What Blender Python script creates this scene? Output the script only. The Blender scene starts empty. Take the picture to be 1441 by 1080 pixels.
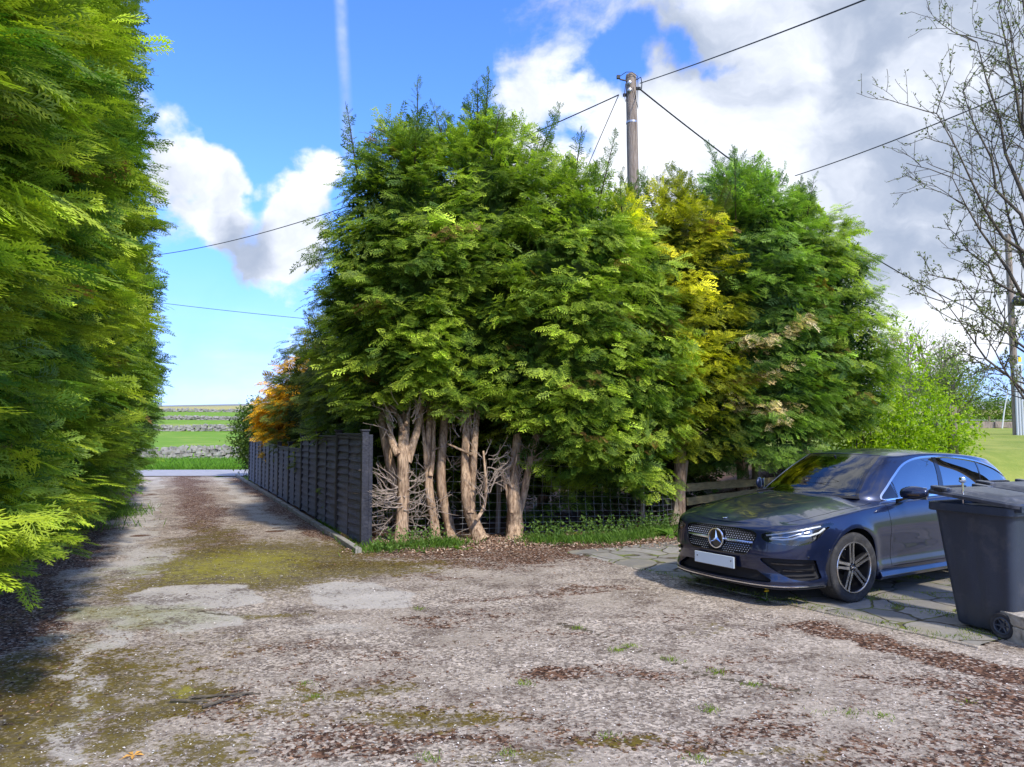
import bpy, math, random
import numpy as np
from mathutils import Vector, Matrix, Euler
R_ = math.radians
random.seed(7)
rng = np.random.default_rng(7)
sc = bpy.context.scene
COL = sc.collection

# ---------------------------------------------------------------- camera
FPX, CAMZ, PITCH = 1081.0, 1.65, math.atan(68/1081.0)
cam = bpy.data.cameras.new('camera'); cam_o = bpy.data.objects.new('camera', cam); COL.objects.link(cam_o)
cam_o.location = (0, 0, CAMZ); cam_o.rotation_euler = (R_(90)+PITCH, 0, 0)
cam.sensor_width = 36; cam.lens = 36*FPX/1441; cam.clip_start = 0.05; cam.clip_end = 3000
sc.camera = cam_o
sc.view_settings.view_transform = 'Standard'; sc.view_settings.look = 'None'
sc.view_settings.gamma = 1; sc.view_settings.use_curve_mapping = False
sc.view_settings.exposure = 1.0
sc.cycles.max_bounces = 8; sc.cycles.diffuse_bounces = 3; sc.cycles.transparent_max_bounces = 16

def ray(px, py):
    cx, cy = (px-720.5)/FPX, (540-py)/FPX
    return np.array([cx, math.cos(PITCH)-cy*math.sin(PITCH), math.sin(PITCH)+cy*math.cos(PITCH)])
def P(px, py, Y):                       # measured photo position at a known depth
    d = ray(px, py); return np.array([0, 0, CAMZ]) + d*(Y/d[1])
def G(px, py, z=0.0):                   # measured photo position on the level ground
    d = ray(px, py); return np.array([0, 0, CAMZ]) + d*((z-CAMZ)/d[2])

# ---------------------------------------------------------------- world
SUN_EL, SUN_AZ = 44.0, 146.0            # azimuth clockwise from +Y
sd = Vector((math.sin(R_(SUN_AZ))*math.cos(R_(SUN_EL)), math.cos(R_(SUN_AZ))*math.cos(R_(SUN_EL)), math.sin(R_(SUN_EL))))
world = bpy.data.worlds.new('World'); sc.world = world; world.use_nodes = True
wt = world.node_tree; wt.nodes.clear()
class NT:
    def __init__(s, t): s.t = t
    def n(s, typ, **kw):
        nd = s.t.nodes.new(typ)
        ins = kw.pop('ins', {})
        for k, v in kw.items(): setattr(nd, k, v)
        for k, v in ins.items(): s.set(nd.inputs[k], v)
        return nd
    def set(s, sock, v):
        if isinstance(v, bpy.types.NodeSocket): s.t.links.new(v, sock)
        else:
            if hasattr(sock.default_value, '__len__') and not hasattr(v, '__len__'): v = [v]*len(sock.default_value)
            if hasattr(v, '__len__') and len(sock.default_value) == 4 and len(v) == 3: v = (*v, 1)
            sock.default_value = v
    def m(s, op, a, b=None, c=None, clamp=False):
        nd = s.t.nodes.new('ShaderNodeMath'); nd.operation = op; nd.use_clamp = clamp
        s.set(nd.inputs[0], a)
        if b is not None: s.set(nd.inputs[1], b)
        if c is not None: s.set(nd.inputs[2], c)
        return nd.outputs[0]
    def vm(s, op, a, b=None):
        nd = s.t.nodes.new('ShaderNodeVectorMath'); nd.operation = op
        s.set(nd.inputs[0], a)
        if b is not None: s.set(nd.inputs[1], b)
        return nd.outputs['Value'] if op in ('DOT_PRODUCT', 'LENGTH', 'DISTANCE') else nd.outputs[0]
    def smooth(s, v, lo, hi):
        nd = s.n('ShaderNodeMapRange', interpolation_type='SMOOTHSTEP')
        s.set(nd.inputs[0], v); nd.inputs[1].default_value = lo; nd.inputs[2].default_value = hi
        return nd.outputs[0]
    def lin(s, v, lo, hi, a=0, b=1):
        nd = s.n('ShaderNodeMapRange'); s.set(nd.inputs[0], v)
        for i, q in enumerate((lo, hi, a, b)): nd.inputs[i+1].default_value = q
        return nd.outputs[0]
    def mix(s, f, a, b, blend='MIX'):
        nd = s.t.nodes.new('ShaderNodeMix'); nd.data_type = 'RGBA'; nd.blend_type = blend
        s.set(nd.inputs[0], f); s.set(nd.inputs[6], a); s.set(nd.inputs[7], b)
        return nd.outputs[2]
    def noise(s, vec, scale, detail=4, rough=.55, dist=0.0):
        nd = s.t.nodes.new('ShaderNodeTexNoise'); s.set(nd.inputs['Vector'], vec)
        nd.inputs['Scale'].default_value = scale; nd.inputs['Detail'].default_value = detail
        nd.inputs['Roughness'].default_value = rough; nd.inputs['Distortion'].default_value = dist
        return nd.outputs['Fac']
W = NT(wt)
tc = W.n('ShaderNodeTexCoord').outputs['Generated']
sky = W.n('ShaderNodeTexSky', sky_type='NISHITA', sun_disc=False, sun_elevation=R_(SUN_EL), sun_rotation=R_(SUN_AZ), altitude=300, air_density=1.0, dust_density=0.25, ozone_density=3.0)
skyc = W.n('ShaderNodeHueSaturation', ins={'Saturation': 1.12, 'Value': 1.0, 'Color': sky.outputs[0]}).outputs[0]
skyc = W.mix(1.0, skyc, (.64, .80, 1.24, 1), 'MULTIPLY')
lowm = W.smooth(W.n('ShaderNodeSeparateXYZ', ins={0: tc}).outputs[2], .30, -.02)
skyc = W.mix(lowm, skyc, W.mix(1.0, skyc, (.50, .56, .77, 1), 'MULTIPLY'))
# clouds: fractal noise pushed towards cloud or clear by soft regions of the sky
warp = W.n('ShaderNodeTexNoise', ins={'Vector': tc, 'Scale': 5.0, 'Detail': 6.0}).outputs['Color']
wv = W.vm('ADD', tc, W.vm('SCALE', W.vm('SUBTRACT', warp, (.5, .5, .5)), None))
wv.node.inputs[1].links[0].from_node.inputs['Scale'].default_value = 0.26
def skyblob(px, py, rad, amp, d=None):
    d = d or Vector(ray(px, py)).normalized()
    dist = W.vm('DISTANCE', wv, tuple(d))
    f = W.n('ShaderNodeMapRange', interpolation_type='SMOOTHSTEP')
    W.set(f.inputs[0], dist); f.inputs[1].default_value = rad/FPX; f.inputs[2].default_value = rad/FPX*0.35
    f.inputs[3].default_value = 0; f.inputs[4].default_value = amp
    return f.outputs[0]
def addall(lst):
    o = lst[0]
    for q in lst[1:]: o = W.m('ADD', o, q)
    return o
sepv = W.n('ShaderNodeSeparateXYZ', ins={0: tc}).outputs
n1 = W.noise(W.vm('MULTIPLY', tc, (1, 1, 1.7)), 3.2, 8, .58, .3)
cov = [W.m('MULTIPLY', W.m('SUBTRACT', n1, .47), 2.2)]
for b in [(240, 235, 95, .55), (265, 290, 90, .5), (420, 235, 80, .55), (455, 270, 90, .5), (370, 345, 90, .6), (440, 330, 80, .5), (300, 330, 60, .35),
          (300, 500, 150, -.45), (360, 540, 120, -.3), (700, 60, 200, -.12), (380, 80, 330, -.75), (560, 260, 140, -.35), (330, 120, 120, -.3),
          (1180, 190, 420, .34), (1400, 100, 350, .25), (1300, 330, 200, .2), (800, 60, 190, .20), (960, 180, 90, .2), (1000, 420, 350, .35), (1010, 120, 60, -.5), (925, 100, 60, -.35), (850, 160, 70, -.2), (830, 215, 60, -.25),
          (1360, 530, 110, -.3), (1430, 480, 50, -.3), (780, 130, 90, .1), (600, 60, 150, -.25)]:
    cov.append(skyblob(*b))
cov.append(skyblob(0, 0, 620, -.9, Vector((.94, .12, .33)).normalized()))
dens = addall(cov)
# thin high haze low on the left, broken streaks
hz = W.m('MULTIPLY', W.smooth(sepv[2], .23, .02), W.lin(W.noise(W.vm('MULTIPLY', tc, (1, 1, 4)), 6, 6, .6), .35, .7, .35, 1.0))
cm = W.smooth(W.m('ADD', dens, W.m('MULTIPLY', W.m('SUBTRACT', W.noise(wv, 13, 7, .62), .5), .55)), -.10, .26)
cm = W.m('MAXIMUM', cm, W.m('MULTIPLY', hz, .48))
# contrail: a narrow band round a great circle, limited along its length
a1, a2 = Vector(ray(476, -40)).normalized(), Vector(ray(489, 200)).normalized()
nrm = a1.cross(a2).normalized(); mid = Vector(ray(481, 60)).normalized()
wob = W.m('MULTIPLY', W.m('SUBTRACT', W.noise(tc, 14, 3), .5), .007)
dd = W.m('ABSOLUTE', W.m('ADD', W.vm('DOT_PRODUCT', tc, tuple(nrm)), wob))
ct = W.m('MULTIPLY', W.smooth(dd, .010, .0005), W.smooth(W.vm('DISTANCE', tc, tuple(mid)), .17, .09))
ct = W.m('MULTIPLY', ct, W.lin(W.noise(tc, 30, 4), .3, .7, .12, .5))
cm = W.m('MAXIMUM', cm, ct)
sh = W.noise(W.vm('ADD', W.vm('MULTIPLY', wv, (1, 1, 1.8)), (3.1, 1.7, .4)), 3.6, 6, .55)
dk = [W.m('MULTIPLY', W.m('SUBTRACT', sh, .5), 2.6)]
for b in [(1350, 50, 230, .4), (1230, 20, 160, .15), (1290, 390, 130, .4), (1200, 260, 120, .12), (1010, 120, 130, .22), (350, 375, 75, .45), (300, 300, 45, .3), (1400, 250, 120, .3),
          (1180, 140, 110, -.3), (900, 230, 130, -.15), (1310, 150, 90, -.5), (1100, 110, 70, -.25), (1290, 470, 90, -.55), (720, 80, 150, .1), (240, 220, 70, -.35), (420, 225, 60, -.3), (430, 380, 60, .1)]:
    dk.append(skyblob(*b))
dkf = W.smooth(addall(dk), -.35, .62)
cloudc = W.mix(dkf, (3.95, 4.1, 4.45, 1), (1.5, 1.78, 2.35, 1))
fin = W.mix(cm, skyc, cloudc)
bg = W.n('ShaderNodeBackground', ins={'Color': fin, 'Strength': 0.15})
wo = W.n('ShaderNodeOutputWorld'); wt.links.new(bg.outputs[0], wo.inputs[0])

sun = bpy.data.lights.new('sun', 'SUN'); sun.energy = 2.3; sun.angle = R_(3.5); sun.color = (1, .93, .82)
sun_o = bpy.data.objects.new('sun', sun); COL.objects.link(sun_o)
sun_o.rotation_euler = (-sd).to_track_quat('-Z', 'Y').to_euler(); sun_o.location = (6, -8, 12)

# ---------------------------------------------------------------- object helpers
def tag(o, label=None, cat=None, group=None, kind=None):
    if label: o['label'] = label
    if cat: o['category'] = cat
    if group: o['group'] = group
    if kind: o['kind'] = kind
    return o
def empty(name, loc, rz=0.0, label=None, cat=None, group=None):
    o = bpy.data.objects.new(name, None); COL.objects.link(o); o.empty_display_size = .2
    o.location = tuple(loc); o.rotation_euler = (0, 0, rz); return tag(o, label, cat, group)
def copy_tree(o, parent=None):
    c = o.copy(); COL.objects.link(c); c.parent = parent
    for ch in [q for q in COL.objects if q.parent == o]: copy_tree(ch, c)
    return c
def link(name, me, mat, parent=None):
    o = bpy.data.objects.new(name, me); COL.objects.link(o)
    if mat:
        for q in (mat if isinstance(mat, (list, tuple)) else [mat]): me.materials.append(q)
    if parent: o.parent = parent
    return o
def np_mesh(name, V, F, smooth=True, cols=None, attrs=None, normals=None):
    """V (N,3); F (M,k) int array, or list of such arrays."""
    V = np.asarray(V, dtype=np.float32)
    Fs = [np.asarray(f, dtype=np.int32) for f in (F if isinstance(F, list) else [F]) if len(f)]
    me = bpy.data.meshes.new(name)
    me.vertices.add(len(V)); me.vertices.foreach_set('co', V.ravel())
    nl = sum(f.size for f in Fs); nf = sum(len(f) for f in Fs)
    me.loops.add(nl); me.polygons.add(nf)
    me.loops.foreach_set('vertex_index', np.concatenate([f.ravel() for f in Fs]))
    tot = np.concatenate([np.full(len(f), f.shape[1], dtype=np.int32) for f in Fs])
    st = np.concatenate([[0], np.cumsum(tot)[:-1]]).astype(np.int32)
    me.polygons.foreach_set('loop_start', st)
    me.update(calc_edges=True)
    me.polygons.foreach_set('use_smooth', np.full(nf, smooth, dtype=bool))
    if cols is not None:
        a = me.attributes.new('tint', 'FLOAT_COLOR', 'POINT')
        c4 = np.ones((len(V), 4), dtype=np.float32); c4[:, :3] = cols
        a.data.foreach_set('color', c4.ravel())
    for k, v in (attrs or {}).items():
        a = me.attributes.new(k, 'FLOAT', 'POINT'); a.data.foreach_set('value', np.asarray(v, dtype=np.float32))
    if normals is not None: me.normals_split_custom_set_from_vertices([tuple(q) for q in normals.tolist()])
    return me
class MB:
    """collects shapes into one mesh"""
    def __init__(s): s.v = []; s.f = []; s.n = 0
    def add(s, V, F):
        V = np.asarray(V, float).reshape(-1, 3); s.v.append(V)
        s.f += [tuple(int(i)+s.n for i in q) for q in F]; s.n += len(V); return s
    def box(s, c, size, rz=0.0, M=None, taper=1.0):
        h = np.array(size)/2
        V = np.array([[x*(taper if z > 0 else 1), y*(taper if z > 0 else 1), z] for z in (-1, 1) for y in (-1, 1) for x in (-1, 1)])*h
        if M is not None: V = V @ np.array(M.to_3x3()).T
        elif rz:
            c_, s_ = math.cos(rz), math.sin(rz); V = V @ np.array([[c_, -s_, 0], [s_, c_, 0], [0, 0, 1]]).T
        return s.add(V+np.array(c), [(0, 2, 3, 1), (4, 5, 7, 6), (0, 1, 5, 4), (2, 6, 7, 3), (1, 3, 7, 5), (0, 4, 6, 2)])
    def tube(s, pts, rad, n=8, cap=True, wob=0.0, flute=0.0):
        pts = np.asarray(pts, float); K = len(pts); rad = np.broadcast_to(np.asarray(rad, float), (K,))
        T = np.gradient(pts, axis=0); T /= np.linalg.norm(T, axis=1)[:, None]+1e-9
        up = np.array([0, 0, 1.]) if abs(T[0][2]) < .9 else np.array([1., 0, 0])
        V = []
        a = np.arange(n)/n*2*math.pi
        fl = 1+flute*np.sin(a*3+1)+flute*.6*np.sin(a*5) if flute else np.ones(n)
        for i in range(K):
            u = up-T[i]*np.dot(up, T[i]); u /= np.linalg.norm(u)+1e-9; up = u; w = np.cross(T[i], u)
            r = rad[i]*fl*(1+(rng.normal(0, wob, n) if wob else 0))
            V.append(pts[i]+(np.cos(a)*r)[:, None]*u+(np.sin(a)*r)[:, None]*w)
        V = np.concatenate(V)
        F = [(i*n+j, i*n+(j+1) % n, (i+1)*n+(j+1) % n, (i+1)*n+j) for i in range(K-1) for j in range(n)]
        if cap: F += [tuple(range(n))[::-1], tuple((K-1)*n+j for j in range(n))]
        return s.add(V, F)
    def lathe(s, prof, n=32, c=(0, 0, 0), axis='z', cap=False):
        """prof: list of (r, h) revolved round axis"""
        V = []
        for r, h in prof:
            for j in range(n):
                t = j/n*2*math.pi; a, b = r*math.cos(t), r*math.sin(t)
                V.append((a, b, h) if axis == 'z' else ((a, h, b) if axis == 'y' else (h, a, b)))
        F = [(i*n+j, i*n+(j+1) % n, (i+1)*n+(j+1) % n, (i+1)*n+j) for i in range(len(prof)-1) for j in range(n)]
        if axis == 'y': F = [q[::-1] for q in F]
        return s.add(np.array(V)+np.array(c), F)
    def prism(s, poly, z0, z1, fn=None):
        """poly (x,y) extruded z0..z1, then fn maps (x,y,z)->point"""
        n = len(poly); V = [(x, y, z) for z in (z0, z1) for x, y in poly]
        if fn: V = [fn(*v) for v in V]
        return s.add(V, [tuple(range(n))[::-1], tuple(range(n, 2*n))]+[(i, (i+1) % n, n+(i+1) % n, n+i) for i in range(n)])
    def loft(s, rings, cap=True):
        n = len(rings[0]); V = np.concatenate([np.asarray(r, float) for r in rings])
        F = [(i*n+j, i*n+(j+1) % n, (i+1)*n+(j+1) % n, (i+1)*n+j) for i in range(len(rings)-1) for j in range(n)]
        if cap: F += [tuple(range(n))[::-1], tuple((len(rings)-1)*n+j for j in range(n))]
        return s.add(V, F)
    def mesh(s, name, smooth=False, bevel=0):
        me = bpy.data.meshes.new(name); me.from_pydata(np.concatenate(s.v).tolist(), [], s.f); me.update()
        if smooth:
            me.polygons.foreach_set('use_smooth', [True]*len(me.polygons))
        return me
    def build(s, name, mat, parent=None, smooth=False, bevel=0.0, seg=2, angle=35):
        me = s.mesh(name, smooth)
        if smooth: me.set_sharp_from_angle(angle=R_(angle))
        o = link(name, me, mat, parent)
        if bevel:
            b = o.modifiers.new('bevel', 'BEVEL'); b.width = bevel; b.segments = seg; b.limit_method = 'ANGLE'; b.angle_limit = R_(40)
            b.harden_normals = False
        return o
def rrect(w, d, r, n=5, cx=0, cy=0):
    out = []
    for sx, sy, a0 in ((1, 1, 0), (-1, 1, 90), (-1, -1, 180), (1, -1, 270)):
        for k in range(n+1):
            a = R_(a0+90*k/n); out.append((cx+sx*(w/2-r)+r*math.cos(a), cy+sy*(d/2-r)+r*math.sin(a)))
    return out

# ---------------------------------------------------------------- materials
MATS = {}
def mat(name, col=(.5, .5, .5), rough=.6, metal=0.0, spec=.5, coat=0.0, noise=0.0, nscale=12.0, bump=0.0, bscale=60.0, col2=None, stretch=(1, 1, 1), emit=None, coatr=.03, dirt=None):
    m = bpy.data.materials.new(name); m.use_nodes = True; t = NT(m.node_tree); b = m.node_tree.nodes['Principled BSDF']
    b.inputs['Roughness'].default_value = rough; b.inputs['Metallic'].default_value = metal
    b.inputs['Specular IOR Level'].default_value = spec; b.inputs['Coat Weight'].default_value = coat; b.inputs['Coat Roughness'].default_value = coatr
    oc = t.n('ShaderNodeTexCoord').outputs['Object']; oc = t.vm('MULTIPLY', oc, stretch)
    if noise or col2:
        f = t.lin(t.noise(oc, nscale, 5, .6), .3, .7)
        c = t.mix(f, (*[q*(1-noise) for q in col], 1), (*(col2 or [q*(1+noise) for q in col]), 1))
        if dirt:
            c = t.mix(t.m('MULTIPLY', t.smooth(t.noise(oc, dirt[1], 6, .65), .5, .68), dirt[2]), c, (*dirt[0], 1))
        t.set(b.inputs['Base Color'], c)
    else: b.inputs['Base Color'].default_value = (*col, 1)
    if bump:
        bn = t.n('ShaderNodeBump', ins={'Height': t.noise(oc, bscale, 5, .6), 'Strength': bump, 'Distance': .02}); t.set(b.inputs['Normal'], bn.outputs[0])
    if emit: b.inputs['Emission Color'].default_value = (*emit[0], 1); b.inputs['Emission Strength'].default_value = emit[1]
    MATS[name] = m; return m
def leafmat(name, trans=.3, rough=.5, spec=.35):
    m = bpy.data.materials.new(name); m.use_nodes = True; t = NT(m.node_tree); nt = m.node_tree
    b = nt.nodes['Principled BSDF']; out = nt.nodes['Material Output']
    at = t.n('ShaderNodeAttribute', attribute_name='tint').outputs['Color']
    oc = t.n('ShaderNodeTexCoord').outputs['Object']
    c = t.mix(1.0, at, t.mix(t.noise(oc, 9, 4), (.55, .6, .6, 1), (1.4, 1.35, 1.2, 1)), 'MULTIPLY')
    t.set(b.inputs['Base Color'], c); b.inputs['Roughness'].default_value = rough; b.inputs['Specular IOR Level'].default_value = spec
    tr = t.n('ShaderNodeBsdfTranslucent', ins={'Color': t.mix(1.0, c, (1.15, 1.3, .6, 1), 'MULTIPLY')})
    ms = t.n('ShaderNodeMixShader', ins={0: trans}); nt.links.new(b.outputs[0], ms.inputs[1]); nt.links.new(tr.outputs[0], ms.inputs[2]); nt.links.new(ms.outputs[0], out.inputs[0])
    MATS[name] = m; return m
M_CON = leafmat('conifer_foliage', .36); M_LEAF = leafmat('broad_leaf', .45, .45); M_GRASS = leafmat('grass_blade', .4, .6)
M_BARK = mat('conifer_bark', (.15, .085, .05), .9, noise=.0, col2=(.74, .54, .36), nscale=6, stretch=(5, 5, .9), bump=1.0, bscale=12, spec=.2, dirt=((.13, .09, .06), 7, .7))
M_TWIG = mat('dead_twig', (.30, .24, .19), .9, col2=(.46, .38, .32), nscale=20, spec=.2)
M_BRANCH = mat('branch_bark', (.06, .048, .04), .85, col2=(.16, .14, .10), nscale=14, bump=.4, spec=.2)
M_POLE = mat('weathered_pole_wood', (.22, .17, .135), .9, col2=(.44, .37, .31), nscale=9, stretch=(7, 7, .35), bump=.9, bscale=14, spec=.2, dirt=((.07, .05, .04), 5, .6))
M_POST = mat('weathered_post_wood', (.34, .26, .17), .9, col2=(.62, .50, .36), nscale=9, stretch=(6, 6, .6), bump=.8, bscale=18, spec=.2)
M_RAIL = mat('mossy_rail_wood', (.16, .13, .07), .9, col2=(.30, .26, .13), nscale=7, stretch=(1, 4, 4), bump=.6, spec=.2)
M_CABLE = mat('cable_rubber', (.02, .02, .025), .6)
M_WIRE = mat('galvanised_wire', (.50, .50, .50), .5, metal=.6)
M_FENCE = mat('dark_fence_paint', (.095, .105, .165), .62, noise=.3, nscale=10, bump=.55, bscale=30, spec=.5, stretch=(1, 1, 5), dirt=((.15, .15, .18), 6, .5))
M_FENCEP = mat('black_fence_post_paint', (.022, .024, .036), .55, noise=.3, nscale=16, bump=.4, bscale=34, spec=.5, dirt=((.06, .06, .07), 8, .6))
M_CONC = mat('concrete_edging', (.36, .34, .30), .9, noise=.25, nscale=8, bump=.7, bscale=50, spec=.2, dirt=((.10, .10, .05), 4, .8))
M_STONE = mat('limestone', (.20, .185, .165), .92, col2=(.44, .42, .38), nscale=3.5, bump=.8, bscale=12, spec=.2, dirt=((.12, .11, .09), 2.5, .7))
M_LEDGE = mat('sandstone_ledge', (.34, .30, .24), .92, col2=(.52, .47, .39), nscale=7, bump=.9, bscale=26, spec=.2, dirt=((.14, .13, .09), 9, .6))
M_METAL = mat('grey_steel', (.45, .47, .5), .4, metal=.7)
M_BLACKP = mat('black_plastic', (.02, .02, .022), .5)
M_CHROME = mat('chrome', (.82, .83, .85), .12, metal=1.0)
# ================================================================ GROUND
def sstep(x, a, b):
    t = np.clip((x-a)/(b-a), 0, 1); return t*t*(3-2*t)
def wave(x, y, seed, sc_=1.0, n=6):
    r = np.random.default_rng(seed); o = 0
    for i in range(n):
        a = r.uniform(0, 6.28); k = sc_*r.uniform(.6, 2.2); o = o+np.sin((x*math.cos(a)+y*math.sin(a))*k+r.uniform(0, 6.28))/n**.5
    return o
def terrain(x, y):
    x = np.asarray(x, float); y = np.asarray(y, float)
    zl = np.interp(y, [0, 33, 42, 60, 90, 140, 200, 300, 420, 700, 1500], [0, 0, .08, .7, 2.0, 4.2, 6.8, 10.5, 15.5, 30, 60])
    zl = zl-np.interp(y, [420, 1500], [0, 20])
    zr = np.interp(y, [0, 11, 15, 25, 40, 60, 200, 700, 1500], [0, 0, 1.15, 1.55, 1.9, 2.2, 5, 27, 50])
    # bank behind the rail fence on the right: rises beyond the line (2.9,13.7)-(9,15)
    w = sstep(x/np.maximum(y, 1), .17, .42)
    near = sstep(y-(10.6+.28*np.maximum(x-3, 0)), .5, 4.5)
    z = zl*(1-w)+zr*near*w
    z = z+np.where(y > 60, wave(x, y, 3, .012)*np.clip((y-60)/160, 0, 1)*1.6, 0)
    return z
def gridmesh(xs, ys, zf):
    X, Y = np.meshgrid(xs, ys); Z = zf(X, Y); nx, ny = len(xs), len(ys)
    V = np.stack([X, Y, Z], -1).reshape(-1, 3)
    i = (np.arange(ny-1)[:, None]*nx+np.arange(nx-1)[None]).ravel()
    return V, np.stack([i, i+1, i+nx+1, i+nx], 1)
xs = np.unique(np.concatenate([-np.geomspace(20, 1500, 30), np.arange(-20, 30, .4), np.geomspace(30, 1500, 34)]))
ys = np.unique(np.concatenate([-np.geomspace(6, 400, 10), np.arange(-6, 45, .4), np.geomspace(45, 1500, 70)]))
V, F = gridmesh(xs, ys, terrain)
gm = bpy.data.materials.new('grassland'); gm.use_nodes = True; t = NT(gm.node_tree); b = gm.node_tree.nodes['Principled BSDF']
oc = t.n('ShaderNodeTexCoord').outputs['Object']; sp = t.n('ShaderNodeSeparateXYZ', ins={0: oc}).outputs
big = t.noise(oc, .06, 5, .6); fine = t.noise(t.vm('MULTIPLY', oc, (1, .5, 1)), 1.3, 7, .7); mid_ = t.noise(oc, .35, 4)
green = t.mix(fine, (.10, .22, .02, 1), (.22, .38, .05, 1))
green = t.mix(t.smooth(mid_, .45, .75), green, (.27, .36, .07, 1))
straw = t.mix(fine, (.36, .34, .10, 1), (.50, .44, .20, 1))
yy = t.m('ADD', sp[1], t.m('MULTIPLY', t.m('SUBTRACT', big, .5), 60))
band1 = t.m('MULTIPLY', t.smooth(yy, 95, 105), t.m('SUBTRACT', 1.0, t.smooth(yy, 112, 128)))
far = t.m('MAXIMUM', t.smooth(yy, 215, 250), t.m('MULTIPLY', band1, .45))
c = t.mix(far, green, straw)
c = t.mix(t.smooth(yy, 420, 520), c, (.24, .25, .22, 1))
lawn = t.mix(t.smooth(t.noise(oc, .8, 6, .7), .35, .65), t.mix(fine, (.15, .22, .035, 1), (.27, .33, .07, 1)), t.mix(fine, (.24, .28, .05, 1), (.40, .42, .11, 1)))
lm = t.m('MULTIPLY', t.smooth(sp[0], 7.0, 9.5), t.m('SUBTRACT', 1.0, t.smooth(sp[1], 38, 44)))
c = t.mix(lm, c, lawn)
# bare litter under the near hedges and verges
nearm = t.m('MULTIPLY', t.m('SUBTRACT', 1.0, t.smooth(sp[1], 22, 31)), t.m('SUBTRACT', 1.0, t.smooth(sp[0], 5.5, 8.5)))
lit = t.mix(t.noise(oc, 22, 6, .7), (.045, .026, .015, 1), (.22, .13, .085, 1))
c = t.mix(nearm, c, lit)
t.set(b.inputs['Base Color'], c); b.inputs['Roughness'].default_value = .95; b.inputs['Specular IOR Level'].default_value = .1
bn = t.n('ShaderNodeBump', ins={'Height': t.noise(oc, 14, 6, .7), 'Strength': .6, 'Distance': .05}); t.set(b.inputs['Normal'], bn.outputs[0])
tag(link('ground', np_mesh('ground', V, F), gm), kind='structure')

# driveway sheet with painted-by-position wear attributes
def gpt(px, py): return G(px, py)[:2]
xs = np.concatenate([np.arange(-14.5, -6, .11), np.arange(-6, 6.6, .05), np.arange(6.6, 9.5, .15)])
ys = np.concatenate([np.arange(-3, 2.5, .12), np.arange(2.5, 14, .05), np.arange(14, 28.6, .11)])
def zdrive(x, y):
    # lumps of the worn surface, dips in the wheel tracks
    u = x+.449*y
    tr = np.exp(-((u+.4)/.32)**2)+np.exp(-((u-1.95)/.35)**2)
    z = .016+.004*wave(x, y, 5, 2.2)+.004*wave(x, y, 8, 6)-.010*tr*sstep(y, 6, 12)
    return z
V, F = gridmesh(xs, ys, zdrive); X, Y = V[:, 0], V[:, 1]
wx = X+.10*wave(X, Y, 21, 3)+.06*wave(X, Y, 22, 9); wy = Y+.16*wave(X, Y, 23, 2.5)+.08*wave(X, Y, 24, 8)
U = wx+.449*wy
def blob(px, py, rx, ry, amp=1.0, rot=0.0, soft=1.0):
    c0 = gpt(px, py); dx, dy = wx-c0[0], wy-c0[1]; ca, sa = math.cos(rot), math.sin(rot)
    q = np.sqrt(((dx*ca+dy*sa)/rx)**2+((-dx*sa+dy*ca)/ry)**2)
    return amp*(1-sstep(q, .15, 1.4))
def segm(pts, w, amp=1.0):
    d = np.full(len(X), 9e9)
    for (a, b_) in zip(pts[:-1], pts[1:]):
        a = gpt(*a); b_ = gpt(*b_); ab = b_-a; L = ab@ab
        tt = np.clip(((wx-a[0])*ab[0]+(wy-a[1])*ab[1])/L, 0, 1)
        d = np.minimum(d, np.hypot(wx-a[0]-tt*ab[0], wy-a[1]-tt*ab[1]))
    return amp*(1-sstep(d, w*.4, w*1.2))
def mx(*a):
    o = a[0]
    for q in a[1:]: o = np.maximum(o, q)
    return o
sdv = 1
lane_m = sstep(Y, 8.5, 11.0)
# litter = loose brown conifer debris
litter = mx((1-sstep(U, -1.15, -.7))*sstep(Y, 3.0, 5.5)*.95,                       # foot of the left hedge
            lane_m*np.exp(-((U-.75)/.62)**2)*.9, lane_m*sstep(U, 2.1, 2.5)*.9, lane_m*.36,
            blob(560, 795, 2.2, .55, .9), blob(720, 783, 2.6, .55, 1.0), blob(880, 775, 2.0, .5, .95), blob(640, 800, 1.5, .4, .6),
            segm([(1150, 885), (1250, 915), (1441, 950)], .32, .95), blob(1430, 1000, .75, .75, .85), blob(1390, 1060, .8, .5, .65),
            blob(1030, 920, .55, .28, .55), blob(1150, 1000, .5, .3, .5), blob(640, 870, .8, .25, .6), blob(900, 960, .7, .2, .6), blob(1040, 1030, .6, .2, .6), blob(400, 930, .6, .25, .5), blob(560, 925, .5, .3, .5),
            blob(760, 960, .35, .14, .9), blob(930, 870, .45, .2, .5), blob(320, 985, .4, .5, .7), blob(60, 960, .8, 1.6, .75), blob(420, 1010, .7, .4, .55),
            blob(620, 1000, .8, .3, .55), blob(850, 1040, .6, .3, .75), blob(560, 1040, .8, .25, .7), blob(700, 1010, .7, .22, .6), blob(960, 1050, .7, .2, .6), blob(480, 1065, .6, .2, .7), blob(800, 900, .9, .15, .5), blob(1100, 900, .5, .2, .5), blob(250, 940, .7, .5, .5), blob(1200, 1060, .6, .25, .6), blob(500, 960, .6, .35, .5), blob(1270, 960, .5, .25, .6), blob(700, 905, .8, .2, .35), blob(600, 815, 1.2, .25, .6),
            segm([(640, 850), (760, 838), (900, 830)], .14, .6), segm([(1010, 935), (1140, 985)], .09, .6))
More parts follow.
